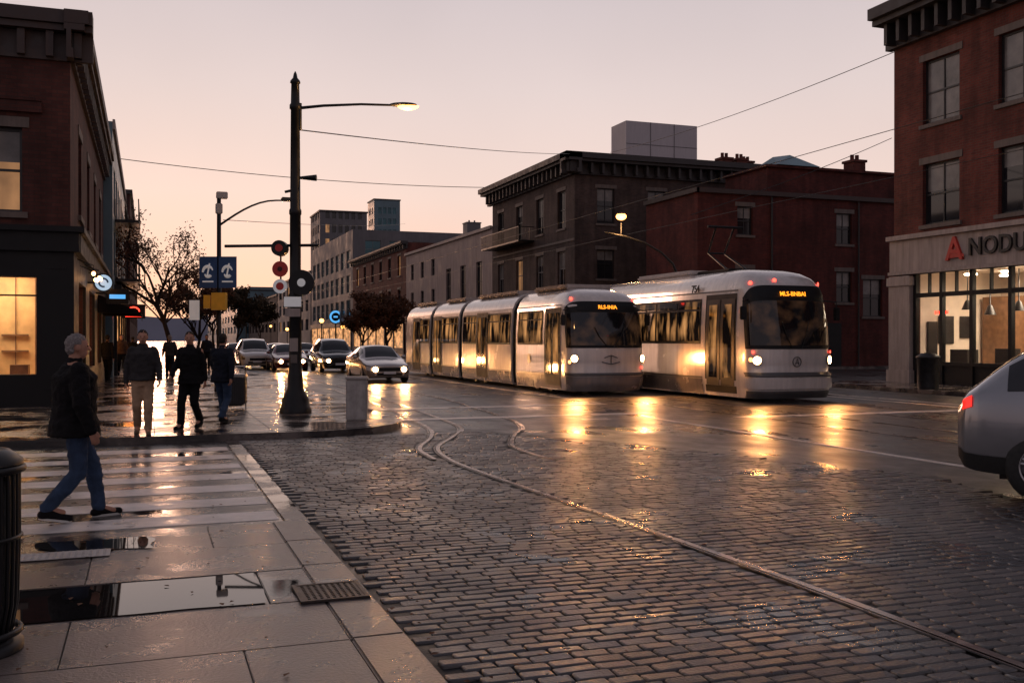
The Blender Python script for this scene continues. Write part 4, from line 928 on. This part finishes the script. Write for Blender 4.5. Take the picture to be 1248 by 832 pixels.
def pp(px,py): q=G(px,py,Zs); return (q[0],q[1],Zs)
person(pp(174,529),R(-92),'person in dark open jacket and khaki trousers walking towards the crossing','cloth_grey','khaki','shoe_brown','hair_dark',.15,(.15,-.2),(.5,.2),sc=.97,hood=True,bulk=.01,abd=.06)
person(pp(232,522),R(-118),'person in black coat and black trousers, middle of the pavement group','cloth_black','cloth_black','cloth_black','hair_dark',.2,(-.25,.3),(.2,.45),sc=.965,coat=.74,bulk=.0,abd=.035,turn=.35,lead=1)
person(pp(271,515),R(60),'person in dark coat walking away beside the metal street bin','cloth_navy','denim','cloth_black','hair_dark',.22,(.35,-.35),(.3,.1),sc=.95,coat=.7,bulk=.01)
for (px,D,A,lb,j,pn,hr) in ((131,37,R(70),'distant person in black beside the left shop windows','cloth_black','cloth_black','hair_dark'),(148,44,R(-80),'distant person in brown jacket near the awning','cloth_brown','cloth_black','hair_dark'),(207,40,R(95),'person in grey coat seen between the two front walkers','cloth_grey','cloth_navy','hair_grey'),(252,50,R(-90),'person in navy coat behind the traffic signal post','cloth_navy','cloth_black','hair_dark'),(162,52,R(80),'farthest small figure on the left pavement','cloth_black','denim','hair_dark')):
    q=W(px,D); person((q[0],q[1],Zs),A,lb,j,pn,'cloth_black',hr,random.uniform(.12,.24),(.25,-.25),(.3,.3),vox=.018,sc=random.uniform(.93,1.03))
q=pp(288,497); t=thing('street_bin','dark boxy metal street bin beside the pavement group','litter bin',q,R(-12))
m=MB()
for k in range(9): m.rbox(-.2+k*.045,-.165+k*.045,-.19,-.17,.1,.72,.004)
for k in range(8): m.rbox(-.215,-.195,-.16+k*.045,-.13+k*.045,.1,.72,.004)
for k in range(8): m.rbox(.195,.215,-.16+k*.045,-.13+k*.045,.1,.72,.004)
m.build('slat','iron_dark',t)
m=MB(); m.rbox(-.17,.17,-.15,.17,.06,.70,.02); m.build('liner','rubber',t)
m=MB(); m.rbox(-.23,.23,-.21,.21,.722,.77,.012); m.build('rim','galv',t)
m=MB(); m.rbox(-.23,.23,-.21,.21,.93,.96,.012); m.build('canopy','galv',t)
for sx in (-.21,.21): m=MB(); m.rbox(sx-.012,sx+.012,-.02,.02,.0,.93,.004); m.build('upright','iron_dark',t)
# ------------------------------------------------------------------ street furniture
PD=(H-ZS)*F/(503-HZ); pl=W(360,PD)
t=thing('street_lamp','tall black iron street lamp post with flared base and signs on the kerb corner','street lamp',(pl[0],pl[1],ZS))
rt=Vector((CC,-CS,0))
m=MB(); zt=Zp(100,PD)-ZS
m.lathe([(.34,0),(.34,.10),(.30,.14),(.28,.30),(.22,.42),(.17,.52),(.155,.8),(.15,.84),(.135,.9),(.125,2.4),(.145,2.42),(.145,2.5),(.12,2.54),(.115,4.2),(.13,4.22),(.13,4.3),(.11,4.34),(.095,zt-.6),(.12,zt-.58),(.12,zt-.5),(.095,zt-.46),(.085,zt-.05),(.11,zt-.03),(.10,zt+.02),(.05,zt+.08),(.035,zt+.16),(.008,zt+.22)],n=24); m.build('post','iron_black',t)
az=Zp(132,PD)-ZS
m=MB(); m.tube([rt*.09+Vector((0,0,az)),rt*.6+Vector((0,0,az+.05)),rt*1.4+Vector((0,0,az+.08)),rt*2.1+Vector((0,0,az+.06))],[.035,.03,.026,.024],8); m.build('arm','iron_black',t)
m=MB(); m.tube([rt*.09+Vector((0,0,az-.45)),rt*.09+Vector((0,0,az+.1))],.05,8); m.build('clamp','iron_black',t)
def rot_add(m,hv,c,a_,clip=None):
    m.add([(c.x+p[0]*math.cos(a_)-p[1]*math.sin(a_),c.y+p[0]*math.sin(a_)+p[1]*math.cos(a_),c.z+(max(p[2],-.005) if clip=='lo' else min(p[2],0.) if clip=='hi' else p[2])) for p in hv.v],hv.f,True)
c=rt*2.35+Vector((0,0,az+.04)); a_=math.atan2(rt.y,rt.x)
hv=MB(); hv.ell((-.06,0,.03),.30,.11,.05,16,8); m=MB(); rot_add(m,hv,c,a_,'lo'); lh=m.build('lamp_head','iron_dark',t)
hv=MB(); hv.ell((.05,0,.01),.23,.10,.10,14,8); m=MB(); rot_add(m,hv,c,a_,'hi'); m.build('lamp_lens','lamp_warm',lh)
ax=Zp(300,PD)-ZS
m=MB(); m.tube([rt*-1.5+Vector((0,0,ax)),rt*.5+Vector((0,0,ax+.02))],.032,8); m.build('cross_arm','iron_black',t)
m=MB(); m.tube([rt*.1+Vector((0,0,ax+1.45)),rt*.45+Vector((0,0,ax+1.45))],[.03,.07],8); m.build('side_camera','iron_black',t)
m=MB(); m.tube([Vector((0,0,ax+1.2)),rt*-.22+Vector((0,0,ax+1.15))],.03,6); m.build('side_bracket','iron_black',t)
nv=Vector((-CS,-CC,0))
def dsc(off,py,r,mt,nm,ring=None,th=.04,push=.06):
    p=rt*off+nv*push+Vector((0,0,Zp(py,PD)-ZS)); m=MB(); m.disc(p,nv,r,th,28); o=m.build(nm,mt,t)
    if ring: m=MB(); m.disc(p+nv*(th/2+.004),nv,r*ring[1],.006,28); m.build('sign_mark',ring[0],o)
    return o
dsc(-.31,303,.165,'iron_black','signal_head',None,.22); dsc(-.31,303,.08,'sign_red','signal_lens',None,.25)
o=dsc(-.31,328,.165,'sign_red','round_sign'); m=MB(); m.disc(rt*-.31+nv*.09+Vector((0,0,Zp(328,PD)-ZS)),nv,.05,.02,16); m.build('sign_mark','brick_left',o)
dsc(-.31,349,.15,'sign_white','round_sign',('sign_red',.55)); dsc(.17,345,.27,'iron_black','round_sign',('sign_white',.32),.08,.17)
m=MB(); m.tube([rt*-.31+Vector((0,0,ax+.02)),rt*-.31+Vector((0,0,2.4))],.02,6); m.build('sign_rod','iron_black',t)
def plate(off,py0,py1,w,mt,nm,push=.16):
    p=rt*off+nv*push; z0=Zp(py1,PD)-ZS; z1=Zp(py0,PD)-ZS; m=MB(); q=rt*w/2
    vs=[]
    for dn in (0,.02):
        b=p+nv*dn; vs+=[(b-q)+Vector((0,0,z0)),(b+q)+Vector((0,0,z0)),(b+q)+Vector((0,0,z1)),(b-q)+Vector((0,0,z1))]
    m.add(vs,[(0,1,2,3),(4,5,6,7),(0,1,5,4),(1,2,6,5),(2,3,7,6),(3,0,4,7)]); return m.build(nm,mt,t)
plate(-.02,362,374,.36,'sign_white','sign_plate'); plate(-.02,376,386,.32,'stone','sign_plate'); plate(0,412,428,.17,'stone','poster',.145); plate(0,432,442,.14,'stone_dark','sticker',.145)
lampdata(t,'POINT',c-Vector((0,0,.25)),180,None,.16,(1,.5,.18),name='street_lamp_light')
q=W(267,29.7); PD2=29.7
t=thing('signal_post','slim dark signal post with two blue signs and a curved lamp arm','traffic signal',(q[0],q[1],ZS))
m=MB(); zt=Zp(236,PD2)-ZS; m.lathe([(.14,0),(.13,.3),(.075,.4),(.06,zt),(.02,zt+.05)],n=14); m.build('post','iron_black',t)
m=MB(); m.rbox(-.08,.25,-.1,.1,zt-.15,zt+.05,.02); m.build('camera_housing','galv',t); m=MB(); m.rbox(-.1,.1,-.1,.1,zt-.6,zt-.3,.02); m.build('junction_box','galv',t)
m=MB(); a0=Zp(275,PD2)-ZS; pts=[rt*(1.95*k/8)+Vector((0,0,a0+.75*math.sin(min(1,k/8*1.15)*PI/2))) for k in range(9)]; m.tube(pts,[.035-.0015*k for k in range(9)],8); m.build('lamp_arm','iron_black',t)
m=MB(); e=pts[-1]; m.rbox(e.x-.1,e.x+.25,e.y-.12,e.y+.06,e.z-.03,e.z+.09,.03); m.build('lamp_head','iron_dark',t)
def onpost(off,z0,z1,w,mt,nm,push=.1,par=t,th=.02):
    p=rt*off+nv*push; m=MB(); k=rt*w/2; vs=[]
    for dn in (0,th):
        b=p+nv*dn; vs+=[(b-k)+Vector((0,0,z0)),(b+k)+Vector((0,0,z0)),(b+k)+Vector((0,0,z1)),(b-k)+Vector((0,0,z1))]
    m.add(vs,[(0,1,2,3),(4,5,6,7),(0,1,5,4),(1,2,6,5),(2,3,7,6),(3,0,4,7)]); return m.build(nm,mt,par)
z0=Zp(351,PD2)-ZS; z1=Zp(313,PD2)-ZS
for off in (-.29,.29):
    s1=onpost(off,z0,z1,.53,'sign_blue','sign_panel',.1); zc=(z0+z1)/2
    cc=rt*off+nv*.135
    m=MB()
    for (a0_,a1_,r1,dz) in ((20,200,.15,.0),(200,330,.10,-.02)): m.tube([cc+rt*(r1*math.cos(R(a)))+Vector((0,0,zc+dz+r1*1.15*math.sin(R(a)))) for a in range(a0_,a1_,18)],[.018+.030*math.sin(PI*(i/10)) for i in range(len(range(a0_,a1_,18)))],6)
    m.tube([cc+rt*-.16+Vector((0,0,zc-.28)),cc+rt*.16+Vector((0,0,zc-.28))],.025,6); m.tube([cc+rt*-.02+Vector((0,0,zc-.1)),cc+rt*.05+Vector((0,0,zc+.26))],.026,6); m.build('sign_emblem','sign_white',s1)
onpost(.06,Zp(378,PD2)-ZS,Zp(357,PD2)-ZS,.42,'signal_yellow','signal_head',.08,t,.2); onpost(-.28,Zp(376,PD2)-ZS,Zp(360,PD2)-ZS,.2,'signal_yellow','signal_head',.08,t,.2)
onpost(-.7,Zp(390,PD2)-ZS,Zp(366,PD2)-ZS,.3,'sign_white','sign_panel',.1)
m=MB(); m.tube([rt*-.7+Vector((0,0,Zp(372,PD2)-ZS)),rt*.4+Vector((0,0,Zp(372,PD2)-ZS))],.02,6); m.build('bracket','iron_black',t)
LD=46.; q=W(826,LD); t=thing('street_lamp','lit street lamp hanging from a long curved arm behind the trams','street lamp',(q[0],q[1],0.))
def lp(px,py): return rt*((px-826)/F*LD)+Vector((0,0,Zp(py,LD)))
m=MB(); m.lathe([(.14,0),(.1,.5),(.07,Zp(335,LD))],n=12); m.build('post','iron_black',t)
m=MB(); m.tube([lp(826,337),lp(820,322),lp(806,308),lp(786,296),lp(762,288),lp(737,283)],[.07,.06,.05,.045,.04,.03],8); m.build('arm','iron_black',t)
m=MB(); m.tube([lp(757,287),lp(757,271)],.03,6); m.build('lamp_stem','iron_black',t)
m=MB(); e=lp(757,264); m.ell(e,.24,.24,.17,12,8); m.build('lamp_lens','lamp_warm',t)
m=MB(); m.ell(e+Vector((0,0,.13)),.2,.2,.07,12,6); m.build('lamp_cap','iron_black',t)
lampdata(t,'POINT',e+nv*.5+Vector((0,0,-.5)),420,None,.2,(1,.5,.18))
q=G(435,511,ZS); t=thing('bollard','short square pale concrete bollard on the kerb corner','bollard',(q[0],q[1],ZS),R(-15))
m=MB(); m.rbox(-.2,.2,-.2,.2,0,.78,.02); m.build('shaft','concrete_post',t); m=MB(); m.rbox(-.22,.22,-.22,.22,.782,.84,.02); m.build('cap','concrete_post',t)
q=W(-40,5.25); t=thing('litter_bin','black slatted iron litter bin cut off by the left edge','litter bin',(q[0],q[1],.022))
m=MB()
for k in range(34):
    a=2*PI*k/34; m.tube([(r_*math.cos(a),r_*math.sin(a),z_) for r_,z_ in ((.20,.06),(.235,.25),(.245,.6),(.245,.98))],.011,5)
m.build('slat','iron_black',t)
for r_,z_,h_ in ((.262,.96,.022),(.255,.6,.012),(.25,.1,.018)): m=MB(); m.tube([(r_*math.cos(2*PI*k/32),r_*math.sin(2*PI*k/32),z_) for k in range(33)],h_,8,False); m.build('hoop','iron_black',t)
m=MB(); m.lathe([(.27,0),(.27,.04),(.2,.06)],n=28); m.build('base','iron_black',t)
m=MB(); m.lathe([(.2,.06),(.21,.9),(.19,.9),(.18,.08)],n=24); m.build('liner','rubber',t)
m=MB(); m.lathe([(.27,.985),(.265,1.01),(.2,1.06),(.12,1.07),(.11,1.0)],n=28); m.build('lid','iron_black',t)
q=G(1131,474,.1); t=thing('litter_bin','small dark litter bin by the stone shopfront at right','litter bin',(q[0],q[1],.1)); m=MB(); m.lathe([(.3,0),(.32,.1),(.33,.95),(.36,.97),(.36,1.03),(.2,1.12)],n=20); m.build('drum','iron_dark',t); m=MB(); m.lathe([(.12,1.1),(.12,1.14)],n=12); m.build('lid','iron_black',t)
q=G(408,722,.02); t=thing('drain_grate','rusty square drain grate set in the wet pavement slabs','drain grate',(q[0]-.03,q[1],.023))
m=MB(); w=.22
m.box(-w,w,-w,w,0,.004); m.build('pit','rubber',t)
m=MB()
for a,b in (((-w,w),(-w,-w+.03)),((-w,w),(w-.03,w)),((-w,-w+.03),(-w+.03,w-.03)),((w-.03,w),(-w+.03,w-.03))): m.box(*a,*b,.004,.016)
for k in range(10): x=-w+.04+k*.04; m.box(x-.010,x+.010,-w+.03,w-.03,.004,.013)
for k in range(10): x=-w+.04+k*.04; m.box(-w+.03,w-.03,x-.008,x+.008,.004,.0115)
m.build('bars','rust_iron',t)
q=G(72,678,.02); m=MB(); m.box(q[0]-.36,q[0]+.36,q[1]-.13,q[1]+.13,.028,.032)
for i in range(14):
    for j in range(5): m.lathe([(.014,.032),(.010,.038)],q[0]-.33+i*.05,q[1]-.1+j*.05,6)
struct('tactile_paving',m,'tactile')
rn=random.Random(9); m=MB()
for k in range(420):
    x=rn.uniform(-4.5,6.5); y=rn.uniform(4,17)
    if x>1.4: x=1.4+(x-1.4)*rn.random()**1.5
    z=.03 if x<1.36 and y<9.2 else (-.015 if x<1.36 else .014); a=rn.uniform(0,PI); s_=rn.uniform(.012,.03)
    dx,dy=math.cos(a)*s_,math.sin(a)*s_; m.quad((x-dx,y-dy,z),(x+dy*.6,y-dx*.6,z+rn.uniform(0,.008)),(x+dx,y+dy,z+.002),(x-dy*.6,y+dx*.6,z+rn.uniform(0,.008)))
o=m.build('fallen_leaves','leaf_brown'); tag(o,'scattered small fallen brown leaves on the wet paving','leaves',None,'stuff')
def wire(a,b,lb,sag=.3,r=.018):
    a=Vector(a);b=Vector(b); pts=[a.lerp(b,k/14)-Vector((0,0,sag*4*(k/14)*(1-k/14))) for k in range(15)]; m=MB(); m.tube(pts,r,5)
    o=m.build('overhead_wire','iron_black'); tag(o,lb,'wire','overhead wires')
pw=(pl[0],pl[1])
wire((pw[0],pw[1],Zp(158,PD)),(XA,59.2,Zp(186,64)),'wire from the tall lamp post to the dark brick corner building',.15,.014)
wire((XL,66,Zp(192,61)),(XA,75,Zp(228,79)),'long wire crossing the street behind the lamp post',.4,.025)
wire((XA+2.5,58.9,Zp(186,65)),(XA,29.5,Zp(62,36.6)),'wire rising to the red brick corner building',.3,.016)
q=W(842,27.5); wire((q[0],q[1],Zp(262,27.5)),(XA-.2,29.6,Zp(169,36.7)),'wire from above the right tram to the red brick building',.1,.012)
wire((13.15,-5,5.6),(13.15,140,5.6),'contact wire above the left tram track',.0,.008); wire((16.3,-5,5.4),(16.3,140,5.6),'contact wire above the right tram track',.0,.008)
q=W(272,29.7); wire((q[0],q[1],Zp(268,29.7)),(XA,104,Zp(272,106)),'thin wire from the signal post to the far right buildings',.2,.01)
# ------------------------------------------------------------------ trees
def tree(name,label,loc,h,spread,leafm,nleaf,seed,leafsz=.09,th=.16,group='street trees'):
    rnd=random.Random(seed); t=thing(name,label,'tree',loc,0,group); tw=MB(); tips=[]
    def br(p,d,L,r,lv):
        pts=[p];q=p;dd=d
        for k in range(4):
            dd=(dd+Vector((rnd.uniform(-.22,.22),rnd.uniform(-.22,.22),rnd.uniform(-.05,.16)))).normalized(); q=q+dd*L/4; pts.append(q)
        tw.tube(pts,[max(.008,r*(1-.12*k)) for k in range(5)],6 if lv<2 else 4,False)
        if lv>=4: tips.extend(pts[1:]); return
        if lv>=2: tips.append(pts[-1])
        for k in range(3 if lv else 6):
            a=rnd.uniform(0,2*PI); sp=rnd.uniform(.45,.95); s_=pts[rnd.choice((2,3,4)) if lv else rnd.choice((2,3,4,4))]
            nd=(dd+Vector((math.cos(a)*sp*spread,math.sin(a)*sp*spread,rnd.uniform(-.05,.4)))).normalized(); br(s_,nd,L*rnd.uniform(.58,.78),r*.52,lv+1)
    br(Vector((0,0,0)),Vector((0,0,1)),h*.34,th,0)
    tw.build('trunk','bark',t)
    m=MB()
    for k in range(nleaf):
        c=rnd.choice(tips)+Vector((rnd.gauss(0,.15),rnd.gauss(0,.15),rnd.gauss(0,.15)))*h/7; a=Vector((rnd.uniform(-1,1),rnd.uniform(-1,1),rnd.uniform(-1,1))).normalized()*leafsz*rnd.uniform(.5,1.3); b=a.orthogonal().normalized()*leafsz*rnd.uniform(.4,.8)
        m.quad(c-a,c+b,c+a,c-b)
    m.build('crown',leafm,t); return t
q=W(210,46); tree('street_tree','tallest sparse bare-branched tree on the left pavement',(q[0],q[1],ZS),9.6,.95,'leaf_brown',4200,3,.065)
q=W(240,72); tree('street_tree','leafier dark tree behind the signal post',(q[0],q[1],ZS),9,1.15,'leaf_brown',5500,5,.12)
q=W(262,100); tree('street_tree','dark tree between the signal post and the far cars',(q[0],q[1],ZS),9.,1.2,'leaf_dark',5500,21,.17)
q=W(290,125); tree('street_tree','distant round dark tree above the parked cars',(q[0],q[1],ZS),9.,1.2,'leaf_dark',4500,8,.2)
q=W(472,78); tree('street_tree','brown-leaved tree in front of the pale building at right',(q[0],q[1],.1),6.9,1.35,'leaf_brown',8500,11,.12)
q=W(443,105); tree('street_tree','smaller brown tree left of the one by the pale building',(q[0],q[1],.1),6.6,1.2,'leaf_brown',5500,14,.14)
q=W(318,170); tree('street_tree','far hazy tree at the end of the street',(q[0],q[1],.1),10,1.2,'leaf_dark',4000,17,.28)
for i,(px,D,py) in enumerate(((300,150,392),(330,190,398),(392,95,392),(418,110,399),(350,140,402))):
    q=W(px,D); z=Zp(py,D); t=thing('street_light',('far lit street light above the white parked car','far lit street light near the street end','low lit street light left of the modern block','low lit street light under the modern block','small far light above the dark red car')[i],'street light',(q[0],q[1],0),0,'small street lights far down the road'); m=MB(); m.tube([(0,0,0),(0,0,z)],.06,6); m.build('post','iron_black',t); m=MB(); m.ell((0,0,z+.1),.22,.22,.2,10,6); m.build('globe','lamp_warm',t)
# ------------------------------------------------------------------ world, sun, camera
w=bpy.data.worlds.new('World'); S.world=w; w.use_nodes=True; nt=w.node_tree; bg=nt.nodes['Background']
tc=nt.nodes.new('ShaderNodeTexCoord'); sp=nt.nodes.new('ShaderNodeSeparateXYZ'); nt.links.new(tc.outputs['Generated'],sp.inputs[0])
c1=ramp(nt,sp.outputs[2],[(0,(1.0,.56,.38)),(.06,(.97,.63,.50)),(.14,(.90,.69,.62)),(.24,(.77,.64,.62)),(.35,(.62,.54,.56)),(.60,(.32,.29,.34)),(1,(.16,.16,.20))])
c2=ramp(nt,sp.outputs[2],[(0,(.36,.27,.28)),(.15,(.36,.29,.31)),(.4,(.29,.26,.31)),(1,(.16,.16,.20))])
f=ramp(nt,math_(nt,'ADD',math_(nt,'MULTIPLY',sp.outputs[1],.5),.5),[(.35,0),(.8,1)])
mx=mixc(nt,f,c2,c1)
sky=nt.nodes.new('ShaderNodeTexSky'); sky.sky_type='NISHITA'; sky.sun_disc=False; sky.sun_elevation=R(2); sky.sun_rotation=R(0)
n1=noi(nt,tc.outputs['Generated'],3.,4,.5); mx=mixc(nt,1.,mx,ramp(nt,n1,[(.3,.96),(.7,1.03)]),'MULTIPLY')
ad=mixc(nt,.010,mx,sky.outputs[0],'ADD')
nt.links.new(ad,bg.inputs[0]); bg.inputs[1].default_value=1.0
l=bpy.data.lights.new('sun','SUN'); l.energy=.5; l.angle=R(10); l.color=(1,.52,.32); o=bpy.data.objects.new('sun',l); C.objects.link(o)
o.rotation_euler=Vector((.05,-1,-.10)).to_track_quat('-Z','Y').to_euler()
cd=bpy.data.cameras.new('camera'); cd.lens=35.; cd.sensor_width=36.; cd.clip_end=4000; cd.clip_start=.05
co=bpy.data.objects.new('camera',cd); C.objects.link(co); co.location=(0,0,H)
co.rotation_euler=(R(90)-3/F,0,-math.atan2(CS,CC)); S.camera=co
for o in bpy.data.objects:
    if '_w' in o.keys(): del o['_w']
bpy.data.scenes.remove(TS)
S.view_settings.view_transform='Standard'; S.view_settings.look='None'; S.view_settings.exposure=0
